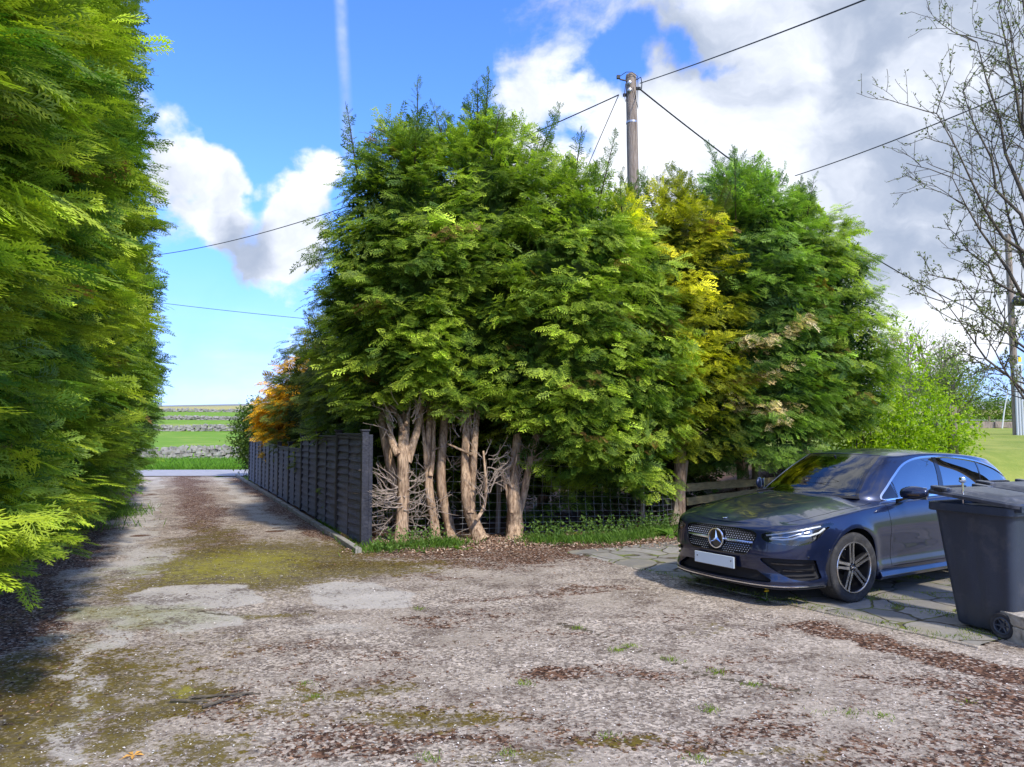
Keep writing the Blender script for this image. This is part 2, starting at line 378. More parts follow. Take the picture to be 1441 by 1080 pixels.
moss = mx(blob(350, 795, 1.7, 2.3, 1.15), blob(480, 800, 1.5, .9, 1.0), blob(60, 980, .9, 1.5, .8), blob(280, 760, .5, 2.2, .6), blob(90, 1010, .35, 1.3, .9, .25), blob(30, 950, .35, .8, .7), blob(250, 985, .38, .55, .85),
          blob(190, 1030, .25, .6, .7), blob(160, 870, 1.5, .5, .35), blob(450, 990, .45, .5, .5), blob(290, 1060, .4, .3, .6), blob(620, 1010, .5, .25, .6), blob(880, 1040, .5, .2, .5), blob(520, 975, .4, .25, .55), blob(1080, 1060, .4, .15, .4), blob(1000, 880, .3, .2, .25), blob(370, 870, .7, .2, .5),
          blob(720, 1070, .4, .2, .5), lane_m*np.exp(-((U-.75)/.5)**2)*(1-sstep(Y, 11, 17))*.6, blob(230, 905, .8, .3, .3))
fresh = mx(blob(335, 795, 1.4, 1.8, .9), blob(245, 975, .15, .3, 1.0), blob(440, 790, .7, .3, .5), blob(760, 950, .12, .08, .8), blob(60, 1020, .2, .6, .3))
def quad(pts, soft=.05):
    q = np.array([gpt(*p) for p in pts]); d = np.full(len(X), 9e9); ins = np.zeros(len(X), bool); x_, y_ = X+.35*(wx-X), Y+.35*(wy-Y)
    for (x0, y0), (x1, y1) in zip(q, np.roll(q, -1, 0)):
        ex, ey = x1-x0, y1-y0; tt = np.clip(((x_-x0)*ex+(y_-y0)*ey)/(ex*ex+ey*ey), 0, 1); d = np.minimum(d, np.hypot(x_-x0-tt*ex, y_-y0-tt*ey)); ins ^= ((y0 > y_) != (y1 > y_)) & (x_ < (x1-x0)*(y_-y0)/(y1-y0+1e-12)+x0)
    return 1-sstep(np.where(ins, -d, d), -soft, soft)
pale = mx(quad([(185, 838), (215, 828), (350, 824), (372, 850), (330, 858), (188, 862)]), .8*quad([(200, 868), (330, 862), (340, 884), (230, 892)]), .85*quad([(428, 828), (470, 820), (520, 822), (575, 840), (588, 856), (470, 862), (440, 848)]), blob(200, 790, .45, 1.4, .75), np.exp(-((U+.4)/.30)**2)*sstep(Y, 7.5, 10)*.9,
          np.exp(-((U-1.95)/.30)**2)*sstep(Y, 11, 14)*.75, blob(440, 895, .7, .35, .45), blob(470, 1000, .5, .2, .3), segm([(170, 880), (110, 1000), (80, 1080)], .10, .6))
sage = mx(blob(150, 870, 1.6, .7, .85), blob(200, 800, .5, 1.2, .7), segm([(190, 850), (110, 1000), (80, 1080)], .16, .35), blob(60, 910, 1.0, .3, .6))
pale = np.clip(pale, 0, 1); litter = litter*(1-.85*pale); moss = moss*(1-.9*pale)
crack = mx(segm([(790, 885), (860, 905), (940, 935), (1020, 958), (1130, 992), (1210, 1005)], .035), segm([(185, 858), (350, 866), (440, 862)], .03, .8), segm([(600, 1075), (640, 900)], .0001, 0))
dm = bpy.data.materials.new('worn_tarmac'); dm.use_nodes = True; t = NT(dm.node_tree); b = dm.node_tree.nodes['Principled BSDF']
oc = t.n('ShaderNodeTexCoord').outputs['Object']
A = lambda k: t.n('ShaderNodeAttribute', attribute_name=k).outputs['Fac']
vor = t.n('ShaderNodeTexVoronoi', ins={'Vector': t.vm('ADD', oc, t.vm('SCALE', t.n('ShaderNodeTexNoise', ins={'Vector': oc, 'Scale': 60.0}).outputs['Color'])), 'Scale': 50.0})
vor.inputs['Vector'].links[0].from_node.inputs[1].links[0].from_node.inputs['Scale'].default_value = .02
vc = t.n('ShaderNodeSeparateColor', ins={0: vor.outputs['Color']}).outputs
n_f = t.noise(oc, 34, 6, .72); n_m = t.noise(oc, 5.0, 5, .65); n_l = t.noise(oc, 1.1, 4, .6)
chip = t.smooth(vc[0], .1, .95)
smo = t.smooth(t.noise(oc, .75, 5, .62), .44, .60)
base = t.mix(chip, (.13, .105, .085, 1), (.90, .80, .69, 1))
base = t.mix(t.smooth(n_f, .40, .62), t.mix(.5, base, (.10, .085, .08, 1)), base)
base = t.mix(t.lin(n_m, .3, .7, 0, .5), base, (.42, .37, .31, 1))
base = t.mix(t.m('MULTIPLY', smo, .62), base, t.mix(n_f, (.30, .26, .215, 1), (.54, .48, .41, 1)))
base = t.mix(t.m('MULTIPLY', t.smooth(n_l, .5, .68), .4), base, (.24, .205, .165, 1))
nmix = t.lin(t.m('ADD', t.m('MULTIPLY', n_f, .42), t.m('ADD', t.m('MULTIPLY', n_m, .26), t.m('MULTIPLY', t.noise(oc, 13, 5, .7), .32))), .36, .64)
palec = t.mix(n_f, (.38, .36, .33, 1), (.64, .62, .58, 1))
base = t.mix(t.m('MULTIPLY', t.smooth(t.m('ADD', A('pale'), t.m('MULTIPLY', t.m('SUBTRACT', nmix, .5), .5)), .25, .6), .85), base, palec)
base = t.mix(t.m('MULTIPLY', t.smooth(t.m('ADD', A('sage'), t.m('MULTIPLY', t.m('SUBTRACT', n_m, .5), .9)), .3, .8), .55), base, (.30, .33, .17, 1))
def thr(a, n_, w=.9, lo=.36, hi=.6):
    return t.smooth(t.m('ADD', A(a), t.m('MULTIPLY', t.m('SUBTRACT', n_, .5), w)), lo, hi)
nmix = t.lin(t.m('ADD', t.m('MULTIPLY', n_f, .42), t.m('ADD', t.m('MULTIPLY', n_m, .26), t.m('MULTIPLY', t.noise(oc, 13, 5, .7), .32))), .36, .64)
littc = t.mix(t.smooth(vc[1], .25, .9), (.040, .020, .012, 1), (.21, .115, .07, 1))
littc = t.mix(t.smooth(vc[2], .82, .92), littc, (.50, .42, .36, 1))
# a thin scatter of debris everywhere, thick where the attribute is high
scat = t.smooth(t.m('ADD', t.m('MULTIPLY', n_f, .75), t.m('MULTIPLY', t.noise(oc, 1.9, 5, .7), .6)), .665, .79)
base = t.mix(t.m('MULTIPLY', scat, .8), base, (.085, .055, .04, 1))
c = t.mix(thr('litter', nmix, 1.3, .42, .66), base, littc)
mossc = t.mix(t.smooth(nmix, .1, .9), (.040, .026, .005, 1), (.165, .130, .012, 1)); mossc = t.mix(t.m('MULTIPLY', t.smooth(vc[2], .8, .9), .6), mossc, (.30, .25, .15, 1))
mossc = t.mix(t.smooth(t.m('ADD', A('fresh'), t.m('MULTIPLY', t.m('SUBTRACT', nmix, .5), 1.0)), .35, 1.15), mossc, t.mix(n_f, (.12, .11, .01, 1), (.42, .40, .02, 1)))
c = t.mix(t.m('MULTIPLY', thr('moss', nmix, 1.0, .28, .58), .88), c, mossc)
c = t.mix(t.m('MULTIPLY', thr('crack', nmix, .9, .4, .6), .85), c, (.07, .055, .03, 1))
c = t.mix(1.0, c, (1.03, .985, .91, 1), 'MULTIPLY')
t.set(b.inputs['Base Color'], c); t.set(b.inputs['Roughness'], t.lin(n_m, .3, .7, .75, .95)); b.inputs['Specular IOR Level'].default_value = .25
h = t.m('ADD', t.m('MULTIPLY', chip, .25), t.m('ADD', n_f, t.m('MULTIPLY', n_m, .5)))
bn = t.n('ShaderNodeBump', ins={'Height': h, 'Strength': .9, 'Distance': .012}); t.set(b.inputs['Normal'], bn.outputs[0])
# keep the sheet out from under the paving and off the raised bank: drop those faces
PA, PB = np.array([1.49, 9.29]), np.array([3.62, 5.79]); pe = (PB-PA)/np.linalg.norm(PB-PA); pn = np.array([-pe[1], pe[0]])
def pav_uv(x, y): return (x-PA[0])*pe[0]+(y-PA[1])*pe[1], (x-PA[0])*pn[0]+(y-PA[1])*pn[1]
if pn[0] < 0: pn = -pn
fu, fv = pav_uv(V[F].mean(1)[:, 0], V[F].mean(1)[:, 1])
fc = V[F].mean(1)
right_edge = np.interp(fc[:, 1], [0, 11.2, 11.8, 30], [99, 99, -2.15, -10.6])
line = 11.35+.27*np.maximum(fc[:, 0]+2, 0)
keep = ~((fu > -1.5) & (fu < 3.9) & (fv > .03)) & ~((fu <= -1.5) & (fv > 1.2) & (fc[:, 1] > 11)) 
fenceline = -2.13-.449*(fc[:, 1]-11.15)
keep &= ~((fc[:, 1] > 11.0) & (fc[:, 0] > fenceline-.13)) & ~((fc[:, 0] > -2.2) & (fc[:, 1] > 11.0+.03*wave(fc[:, 0], fc[:, 1], 2, 3)))
F = F[keep]
drive = tag(link('driveway', np_mesh('driveway', V, F, attrs=dict(litter=litter, moss=moss, fresh=fresh, pale=pale, sage=sage, crack=crack)), dm), kind='structure')
DR = dict(litter=litter, moss=moss, V=V)

# lane across the end of the drive
lm_ = mat('lane_tarmac', (.36, .36, .38), .85, noise=.12, nscale=3, bump=.3, bscale=30, spec=.3)
xs = np.arange(-60, 12, 1.0); ys = np.linspace(28.4, 33.0, 8)
def zl_(x, y): return .03+.02*np.cos((y-30.7)*.5)+0*x
V, F = gridmesh(xs, ys, zl_); V[:, 1] += (V[:, 0]+11)*.045
tag(link('lane', np_mesh('lane', V, F), lm_), kind='structure')

# crazy paving under the car
pm = bpy.data.materials.new('crazy_paving'); pm.use_nodes = True; t = NT(pm.node_tree); b = pm.node_tree.nodes['Principled BSDF']
oc = t.n('ShaderNodeTexCoord').outputs['Object']
wo_ = t.vm('ADD', oc, t.vm('SCALE', t.vm('SUBTRACT', t.n('ShaderNodeTexNoise', ins={'Vector': oc, 'Scale': 1.7, 'Detail': 3.0}).outputs['Color'], (.5, .5, .5))))
wo_.node.inputs[1].links[0].from_node.inputs['Scale'].default_value = .25
ve = t.n('ShaderNodeTexVoronoi', feature='DISTANCE_TO_EDGE', ins={'Vector': wo_, 'Scale': 2.1}); vd = t.n('ShaderNodeTexVoronoi', ins={'Vector': wo_, 'Scale': 2.1})
cc = t.n('ShaderNodeSeparateColor', ins={0: vd.outputs['Color']}).outputs
nf = t.noise(oc, 18, 6, .7); nm = t.noise(oc, 3, 5, .6)
slab = t.mix(cc[0], (.23, .215, .185, 1), (.42, .39, .34, 1)); slab = t.mix(t.lin(nf, .3, .7, 0, .6), slab, (.17, .16, .13, 1)); slab = t.mix(t.smooth(nm, .5, .7), slab, (.30, .27, .20, 1))
jn = t.smooth(t.m('ADD', ve.outputs['Distance'], t.m('MULTIPLY', t.m('SUBTRACT', nf, .5), .03)), .03, .012)
jc = t.mix(t.smooth(t.noise(oc, 4.5, 4), .42, .58), (.09, .07, .045, 1), (.17, .20, .04, 1))
c = t.mix(jn, slab, jc); t.set(b.inputs['Base Color'], c); b.inputs['Roughness'].default_value = .9; b.inputs['Specular IOR Level'].default_value = .25
bn = t.n('ShaderNodeBump', ins={'Height': t.m('ADD', t.m('MULTIPLY', jn, -1.5), t.m('MULTIPLY', nf, .4)), 'Strength': .8, 'Distance': .02}); t.set(b.inputs['Normal'], bn.outputs[0])
us = np.arange(-1.5, 3.95, .1); vs = np.concatenate([[.02], np.arange(.1, 7.5, .1)])
Ug, Vg = np.meshgrid(us, vs); X = PA[0]+Ug*pe[0]+Vg*pn[0]; Y = PA[1]+Ug*pe[1]+Vg*pn[1]
Vp = np.stack([X, Y, .022+.005*wave(X, Y, 31, 4)+np.where(Vg < .05, -.03, 0)], -1).reshape(-1, 3); nx, ny = len(us), len(vs)
i = (np.arange(ny-1)[:, None]*nx+np.arange(nx-1)[None]).ravel()
tag(link('paving', np_mesh('paving', Vp, np.stack([i, i+1, i+nx+1, i+nx], 1)), pm), kind='structure')
# flush edging strip along the paving's near side
mb = MB(); q = -.05
while q < 3.9:
    L = random.uniform(.5, .8); L = min(L, 3.95-q); cxy = PA+pe*(q+L/2)+pn*(-.005)
    mb.box((*cxy, -.02+random.uniform(-.004, .004)), (L-.012, .05, .1), math.atan2(pe[1], pe[0])); q += L
tag(mb.build('kerb_strip', mat('edging_stone', (.38, .33, .26), .92, noise=.3, nscale=9, bump=.8, bscale=40, spec=.2, dirt=((.16, .11, .07), 5, .8)), bevel=.008), kind='structure')
# ================================================================ FOLIAGE
def kite(p, d, L, w, z=0.0):
    d = np.asarray(d, float); d /= np.linalg.norm(d); s = np.array([-d[1], d[0], 0.]); s /= np.linalg.norm(s)
    p = np.asarray(p, float); mid_ = p+d*L*.42+np.array([0, 0, z])
    return [p, mid_+s*w/2, p+d*L, mid_-s*w/2]
def frond(nb, sub, r, wide=.042):
    """flat lacy conifer spray: length 1 along +x"""
    V = []; tip = []
    def spine(t): return np.array([t, .05*math.sin(t*4+r[0]), -.24*t*t])
    for k in range(3):
        a, b_ = spine(k/3), spine((k+1)/3); w = .018*(1-k/4)
        V += [a+[0, w, 0], a-[0, w, 0], b_-[0, w*.7, 0], b_+[0, w*.7, 0]]; tip += [0.1*k]*4
    V += kite(spine(.9), [1, r[1]*.2, -.3], .2, wide*1.2); tip += [1]*4
    for k in range(nb):
        t0 = .06+.9*(k+.5)/nb; sgn = 1 if k % 2 else -1
        L = (.20+.50*math.sin(min(t0*1.25+.35, 3.0))**1.0*(1-t0)**.45)*.82*(1+.25*r[(k+2) % 8]); ang = R_(54-24*t0)
        d = np.array([math.cos(ang), sgn*math.sin(ang), -.16-.1*r[(k+3) % 8]]); p = spine(t0)
        V += kite(p, d, L, wide*(1.15 if sub else 1.9), .01); tip += [.2, .6, 1, .6]
        for j in range(sub):
            u = .18+.68*(j+.5)/sub; q = p+d*L*u; s2 = 1 if j % 2 else -1
            a2 = math.atan2(d[1], d[0])+s2*R_(38)
            V += kite(q, [math.cos(a2), math.sin(a2), -.12], L*(.5-.22*u), wide, .008); tip += [.3, .7, 1, .7]
    return np.array(V), np.array(tip)
def leafblade(r, n=1):
    V = kite([0, 0, 0], [1, 0, -.15], 1, .5, -.05); return np.array(V), np.array([0, .5, 1, .5])
def templates(fn, n=5): 
    rr = np.random.default_rng(4); return [fn(rr.uniform(-1, 1, 8)) for _ in range(n)]
T_HI = templates(lambda r: frond(13, 4, r, .046)); T_MID = templates(lambda r: frond(9, 2, r, .070)); T_LO = templates(lambda r: frond(8, 0, r, .075))
T_LEAF = templates(leafblade, 2)
def unit(v): return v/(np.linalg.norm(v, axis=-1, keepdims=True)+1e-9)
def instance(tmpl, Pb, D, N, S, base, tipc):
    """stack copies of spray templates into one vertex/face/colour set"""
    D = unit(D); Yv = unit(np.cross(N, D)); Zv = np.cross(D, Yv)
    k = rng.integers(0, len(tmpl), len(Pb)); Vs, Cs = [], []
    for i, (tv, tt) in enumerate(tmpl):
        s = k == i
        if not s.any(): continue
        tv = tv.astype(np.float32)
        v = Pb[s][:, None]+S[s][:, None, None]*(tv[None, :, 0:1]*D[s][:, None]+tv[None, :, 1:2]*Yv[s][:, None]+tv[None, :, 2:3]*Zv[s][:, None])
        c = base[s][:, None]*(1-tt[None, :, None])+tipc[s][:, None]*tt[None, :, None]
        Vs.append(v.reshape(-1, 3).astype(np.float32)); Cs.append(np.broadcast_to(c, v.shape).reshape(-1, 3).astype(np.float32))
    V = np.concatenate(Vs); return V, np.arange(len(V)).reshape(-1, 4), np.concatenate(Cs)
class Crown:
    def __init__(s, x, y, r, zb, zt, pal, tip, lod='mid', ecc=1.0, lean=0.0, ang=0.0, shape=(.30, .62), patch=None, density=1.0, front=None, size=1.0, rough=1.0, wisp=6, droop=0.0):
        s.x, s.y, s.r, s.zb, s.zt, s.pal, s.tip, s.lod = x, y, r, zb, zt, np.array(pal), np.array(tip), lod
        s.shape = shape; s.patch = patch; s.density = density; s.size = size; s.rough = rough; s.wisp = wisp; s.droop = droop
        s.ph = rng.uniform(0, 6.28, (7, 3))
    def R(s, th, z):
        u = np.clip((z-s.zb)/(s.zt-s.zb), 0, 1); a, p = s.shape
        prof = np.where(u < a, .80+.20*np.sin(np.clip(u/a, 0, 1)*math.pi/2), np.power(np.clip(1-((u-a)/(1-a))**2.6, 0, 1), p))
        n = 0
        for i, (k, m) in enumerate([(2, .9), (3, 1.7), (5, 2.6), (7, 4.1), (4, 6.0), (9, 7.5), (1, 3.2)]):
            n = n+np.sin(k*th+s.ph[i, 0]+m*z+s.ph[i, 1])*np.sin(m*z*1.1+s.ph[i, 2])*(.75 if i < 3 else .5)
        return s.r*(prof+.055*s.rough*n*np.clip(prof*2, 0, 1))
    def inside(s, p, margin):
        th = np.arctan2(p[:, 1]-s.y, p[:, 0]-s.x); d = np.hypot(p[:, 0]-s.x, p[:, 1]-s.y)
        return (d < s.R(th, p[:, 2])-margin) & (p[:, 2] > s.zb+.1) & (p[:, 2] < s.zt-margin)
LODS = {'hi': (T_HI, .24, 36), 'mid': (T_MID, .20, 40), 'lo': (T_LO, .27, 26)}
def crown_mesh(c, others, name='crown'):
    T, fs, per = LODS[c.lod]; fs *= c.size
    H = c.zt-c.zb; area = 2*math.pi*c.r*H
    nb = int(area*9.5*c.density)
    th = rng.uniform(0, 2*math.pi, nb*2); z = c.zb+H*rng.uniform(0, 1, nb*2)
    keep = rng.uniform(0, 1, nb*2) < np.clip(c.R(th, z)/c.r, .12, 1)*.55+.1
    th, z = th[keep], z[keep]
    Rr = c.R(th, z); jit = rng.uniform(-.42, .12, len(th)); rr_ = np.maximum(Rr+jit, .03)
    tipp = np.stack([c.x+rr_*np.cos(th), c.y+rr_*np.sin(th), z], -1)
    out = np.stack([np.cos(th), np.sin(th), np.zeros(len(th))], -1)
    u = (z-c.zb)/H
    # cull boughs buried in neighbours or on the unseen far side
    k = np.ones(len(th), bool)
    for o in others:
        if o is not c and (o.x-c.x)**2+(o.y-c.y)**2 < (o.r+c.r)**2: k &= ~o.inside(tipp, .45)
    tocam = unit(np.array([0, 0, CAMZ])-tipp); facing = (out*tocam).sum(1)
    k &= (facing > -.35) | (rng.uniform(0, 1, len(th)) < .12) | ((u > .85) & (rng.uniform(0, 1, len(th)) < .6))
    offv = np.abs(tipp[:, 0])/np.maximum(tipp[:, 1], .1); k &= (offv < .80) | (rng.uniform(0, 1, len(th)) < .1); k &= (tipp[:, 2]-CAMZ < .62*tipp[:, 1]+.9) | (rng.uniform(0, 1, len(th)) < .15)
    tipp, out, u, th, z = tipp[k], out[k], u[k], th[k], z[k]; M = len(u)
    bd = out*1.0; bd[:, 2] = .12+.25*rng.normal(0, 1, M)*.5+np.clip(u-.72, 0, 1)*4.5; bd[:, :2] += rng.normal(0, .28, (M, 2)); bd = unit(bd)
    up = unit(np.array([0, 0, 1.])-bd*bd[:, 2:3]+out*.55+rng.normal(0, .2, (M, 3)))
    lowf = .5+.5*np.sin(th*3+z*1.3+c.ph[0, 0])*np.sin(z*2.1+th*2+c.ph[1, 0])
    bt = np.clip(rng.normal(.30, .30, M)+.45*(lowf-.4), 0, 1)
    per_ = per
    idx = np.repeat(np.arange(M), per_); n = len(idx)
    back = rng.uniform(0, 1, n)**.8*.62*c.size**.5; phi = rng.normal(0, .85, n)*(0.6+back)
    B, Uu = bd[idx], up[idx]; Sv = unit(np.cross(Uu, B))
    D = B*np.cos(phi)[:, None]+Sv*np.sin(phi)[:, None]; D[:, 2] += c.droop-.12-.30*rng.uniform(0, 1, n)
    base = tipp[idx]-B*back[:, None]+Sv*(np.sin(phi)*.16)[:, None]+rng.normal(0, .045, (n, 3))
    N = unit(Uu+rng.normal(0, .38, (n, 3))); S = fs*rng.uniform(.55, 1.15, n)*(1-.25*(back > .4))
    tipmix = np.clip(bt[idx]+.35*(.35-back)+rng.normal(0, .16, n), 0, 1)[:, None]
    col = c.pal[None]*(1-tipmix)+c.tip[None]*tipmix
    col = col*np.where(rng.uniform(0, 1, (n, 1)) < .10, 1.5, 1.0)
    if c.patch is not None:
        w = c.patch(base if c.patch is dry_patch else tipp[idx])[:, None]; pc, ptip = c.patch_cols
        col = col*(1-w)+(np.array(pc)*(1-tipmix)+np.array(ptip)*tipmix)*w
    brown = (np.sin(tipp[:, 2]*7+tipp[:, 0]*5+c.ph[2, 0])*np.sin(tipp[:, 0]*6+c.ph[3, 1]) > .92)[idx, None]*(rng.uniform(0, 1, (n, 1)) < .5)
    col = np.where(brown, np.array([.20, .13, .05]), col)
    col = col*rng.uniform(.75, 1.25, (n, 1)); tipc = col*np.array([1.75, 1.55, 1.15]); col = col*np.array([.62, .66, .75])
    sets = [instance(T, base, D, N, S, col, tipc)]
    # leading shoots that stand clear of the top
    for _ in range(c.wisp):
        a = rng.uniform(0, 6.28); rad = c.r*.62*rng.uniform(0, 1)**.6; zz = c.zb+H*.9
        for q in np.linspace(.99, .5, 60):
            if c.R(np.array([a]), np.array([c.zb+H*q]))[0] > rad: zz = c.zb+H*q; break
        L = rng.uniform(.4, 1.0)*c.size; m = int(26*L)+8; tt = np.linspace(0, 1, m)
        ln = np.array([math.cos(a)*.35+rng.normal(0, .1), math.sin(a)*.35+rng.normal(0, .1), 1.0]); ln /= np.linalg.norm(ln)
        bp = np.array([c.x+rad*math.cos(a), c.y+rad*math.sin(a), zz-.25])+ln*(tt*L)[:, None]
        az = rng.uniform(0, 6.28, m); D = np.stack([np.cos(az), np.sin(az), .65+.9*tt], -1)
        S = .34*(1.05-tt*.6)*fs/.29; col = np.repeat((c.pal*.75+c.tip*.25)[None], m, 0)
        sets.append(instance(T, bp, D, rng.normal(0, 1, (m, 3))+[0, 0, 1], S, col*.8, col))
        s_ = MB().tube([bp[0]-ln*.3, bp[m//2], bp[-1]], [.014, .009, .003], 4); 
        vv = s_.v[0].astype(np.float32); ff = np.array([q for q in s_.f if len(q) == 4][:8]); sets.append((vv, ff, np.full((len(vv), 3), [.10, .07, .04], np.float32)))
    ni = int(1700*c.density*area/60); thi = rng.uniform(0, 2*math.pi, ni); zi = rng.uniform(c.zb+.1, c.zt-1.1, ni); ri = np.maximum(c.R(thi, zi)-rng.uniform(.55, .85, ni), .02)
    Pi = np.stack([c.x+ri*np.cos(thi), c.y+ri*np.sin(thi), zi], -1); oi = np.stack([np.cos(thi), np.sin(thi), np.zeros(ni)], -1)
    ki = np.ones(ni, bool)
    for o in others:
        if o is not c and (o.x-c.x)**2+(o.y-c.y)**2 < (o.r+c.r)**2: ki &= ~o.inside(Pi, .6)
    Pi, oi = Pi[ki], oi[ki]; ni = len(Pi)
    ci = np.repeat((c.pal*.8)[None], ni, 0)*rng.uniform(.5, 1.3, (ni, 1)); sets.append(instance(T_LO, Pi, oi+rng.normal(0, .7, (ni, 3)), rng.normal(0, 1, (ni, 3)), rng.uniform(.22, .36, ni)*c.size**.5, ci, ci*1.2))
    # inner mass of older foliage
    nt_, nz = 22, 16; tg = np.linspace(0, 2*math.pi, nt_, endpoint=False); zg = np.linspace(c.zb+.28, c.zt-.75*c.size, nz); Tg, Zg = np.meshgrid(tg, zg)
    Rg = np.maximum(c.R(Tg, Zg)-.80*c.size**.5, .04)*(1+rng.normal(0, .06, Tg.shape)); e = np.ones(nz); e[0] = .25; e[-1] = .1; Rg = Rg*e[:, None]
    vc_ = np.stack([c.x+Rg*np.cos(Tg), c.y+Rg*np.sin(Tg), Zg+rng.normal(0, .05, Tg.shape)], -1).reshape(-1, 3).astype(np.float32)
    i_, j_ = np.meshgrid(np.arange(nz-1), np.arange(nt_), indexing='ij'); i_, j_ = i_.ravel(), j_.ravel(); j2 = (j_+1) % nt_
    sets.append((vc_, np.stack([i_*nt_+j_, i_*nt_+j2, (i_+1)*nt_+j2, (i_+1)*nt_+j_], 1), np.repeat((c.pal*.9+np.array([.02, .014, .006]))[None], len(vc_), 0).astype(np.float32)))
    off = 0; VV, FF, CC = [], [], []; pass
    for v, f, cc_ in sets: VV.append(v); FF.append(f+off); CC.append(cc_); off += len(v)
    return np_mesh(name, np.concatenate(VV), np.concatenate(FF), smooth=False, cols=np.concatenate(CC))

def limb(mb, p, d, L, r, segs=7, bend=.15, n=8, up=0.0, wob=.03, r1=None, flute=0.0):
    pts = [np.array(p, float)]; d = np.array(d, float); d /= np.linalg.norm(d)
    for i in range(segs):
        d = d+rng.normal(0, bend, 3)/segs**.5+np.array([0, 0, up/segs]); d /= np.linalg.norm(d); pts.append(pts[-1]+d*L/segs)
    pts = np.array(pts); mb.tube(pts, np.linspace(r, r1 if r1 is not None else r*.35, segs+1), n, wob=wob, flute=flute); return pts

G1, G1t = (.075, .155, .028), (.41, .56, .08)       # mid green
G2, G2t = (.055, .130, .036), (.30, .48, .09)       # deep green
GO, GOt = (.19, .23, .02), (.84, .84, .06)          # golden
SG, SGt = (.070, .120, .030), (.30, .38, .08)         # sage green
LG, LGt = (.060, .150, .020), (.39, .51, .05)         # bright left hedge
# ---- main hedge: row along the turning area, then the row behind the fence
def py_(x, y): return (x, y)
main = []
def C(*a, **k):
    o = Crown(*a, **k); main.append(o); return o
dry_patch = None
def gold_patch(cx, cz, rx, rz, amp=1.0, ph=0.0):
    def f(p):
        q = ((p[:, 0]-cx)/rx)**2+((p[:, 2]-cz)/rz)**2
        return np.clip(amp*(1.25-q)+.55*np.sin(p[:, 0]*5+ph)*np.sin(p[:, 2]*3.3), 0, 1)*np.clip(rng.normal(.85, .35, len(p)), 0, 1)
    return f
c1 = C(-1.6, 12.35, 1.6, 2.0, 6.75, G1, G1t, wisp=9, shape=(.34, .60)); c1.lab = 'green conifer on the thick ribbed trunk beside the black fence end'
c2 = C(-.45, 12.6, 1.6, 1.9, 6.95, G1, G1t, wisp=12, shape=(.3, .55)); c2.lab = 'tallest green conifer in the hedge above the pair of slim bare trunks'
c3 = C(.85, 12.4, 1.5, 1.15, 6.15, G1, G1t, wisp=5); c3.lab = 'green conifer with a leaning trunk and side boughs of curled dead twigs'
c4 = C(1.8, 12.95, 1.25, .75, 5.85, G1, G1t, wisp=6); c4.patch = gold_patch(1.9, 5.4, .5, .6, .7); c4.patch_cols = (GO, GOt); c4.lab = 'green conifer on a short forked trunk with one dry straw coloured shoot'
c5 = C(2.95, 13.7, 1.3, 1.3, 6.3, (.07, .115, .016), (.38, .44, .04), wisp=6); c5.patch = gold_patch(2.9, 4.2, 1.3, 2.3, 1.15, 1.0); c5.patch_cols = (GO, GOt); c5.lab = 'golden yellow conifer between the green ones, in front of the utility pole'
c6 = C(4.35, 14.5, 1.65, 1.0, 6.9, G2, G2t, wisp=10); c6.lab = 'deep green conifer with pale dry sprays, behind the leaning fence post'
def dry_patch(p):
    w = np.zeros(len(p))
    for ln in ([(1045, 500), (1085, 478), (1150, 440)], [(1025, 545), (1075, 525), (1120, 508)], [(1030, 562), (1060, 572), (1125, 570)], [(1085, 600), (1110, 590)], [(1040, 470), (1060, 500)]):
        q = [P(px, py, 13.2) for px, py in ln]; w = np.maximum(w, sdl(p[:, 0], p[:, 2], q) < .10)
    return w*(rng.uniform(0, 1, len(p)) < .75)
def sdl(x, z, q):
    d = np.full(len(x), 9.)
    for a, b_ in zip(q[:-1], q[1:]):
        ex, ez = b_[0]-a[0], b_[2]-a[2]; t_ = np.clip(((x-a[0])*ex+(z-a[2])*ez)/(ex*ex+ez*ez), 0, 1); d = np.minimum(d, np.hypot(x-a[0]-t_*ex, z-a[2]-t_*ez))
    return d
c6.patch = dry_patch; c6.patch_cols = ((.55, .46, .32), (.88, .80, .64))
c7 = C(5.85, 15.4, 1.6, 1.6, 6.5, G2, G1t, wisp=6); c7.lab = 'green conifer at the right hand end of the hedge above the car'
c8 = C(-2.15, 14.6, 1.45, .2, 6.0, G1, G1t, wisp=4, density=.7); c8.lab = 'green conifer just behind the three tall fence panels'
c9 = C(-3.3, 17.3, 1.5, .5, 5.6, SG, SGt, wisp=3, rough=.7, density=.65); c9.lab = 'clipped sage green conifer behind the middle of the black fence'
c10 = C(-4.75, 20.2, 1.5, .9, 4.9, SG, (.17, .235, .045), wisp=3, rough=.7, density=.55); c10.lab = 'duller sage green conifer between the golden one and its taller neighbour'
c11 = C(-6.35, 23.3, 1.4, .9, 4.15, (.26, .19, .012), (.80, .52, .03), wisp=3, lod='lo', rough=.7); c11.lab = 'small orange gold conifer near the far end of the black fence'
b1 = C(.6, 15.2, 1.7, .15, 6.0, G2, G2t, lod='lo', density=.6, wisp=2); b1.lab = 'dark green conifer of the second row behind the bare trunks'  # second row added as a backdrop to darken the gaps behind the trunks
b2 = C(-1.0, 15.4, 1.5, .15, 6.2, G2, G2t, lod='lo', density=.6, wisp=2); b2.lab = 'shaded dark conifer behind the trunk nearest the fence end'
b3 = C(2.1, 16.4, 1.3, .15, 5.4, G2, G2t, lod='lo', density=.5, wisp=2); b3.lab = 'shaded dark conifer standing beside the foot of the utility pole'
b4 = C(3.6, 16.7, 1.3, .2, 6.3, G1, (.10, .20, .025), lod='lo', density=.6, wisp=6); b4.lab = 'green conifer top showing just right of the utility pole'
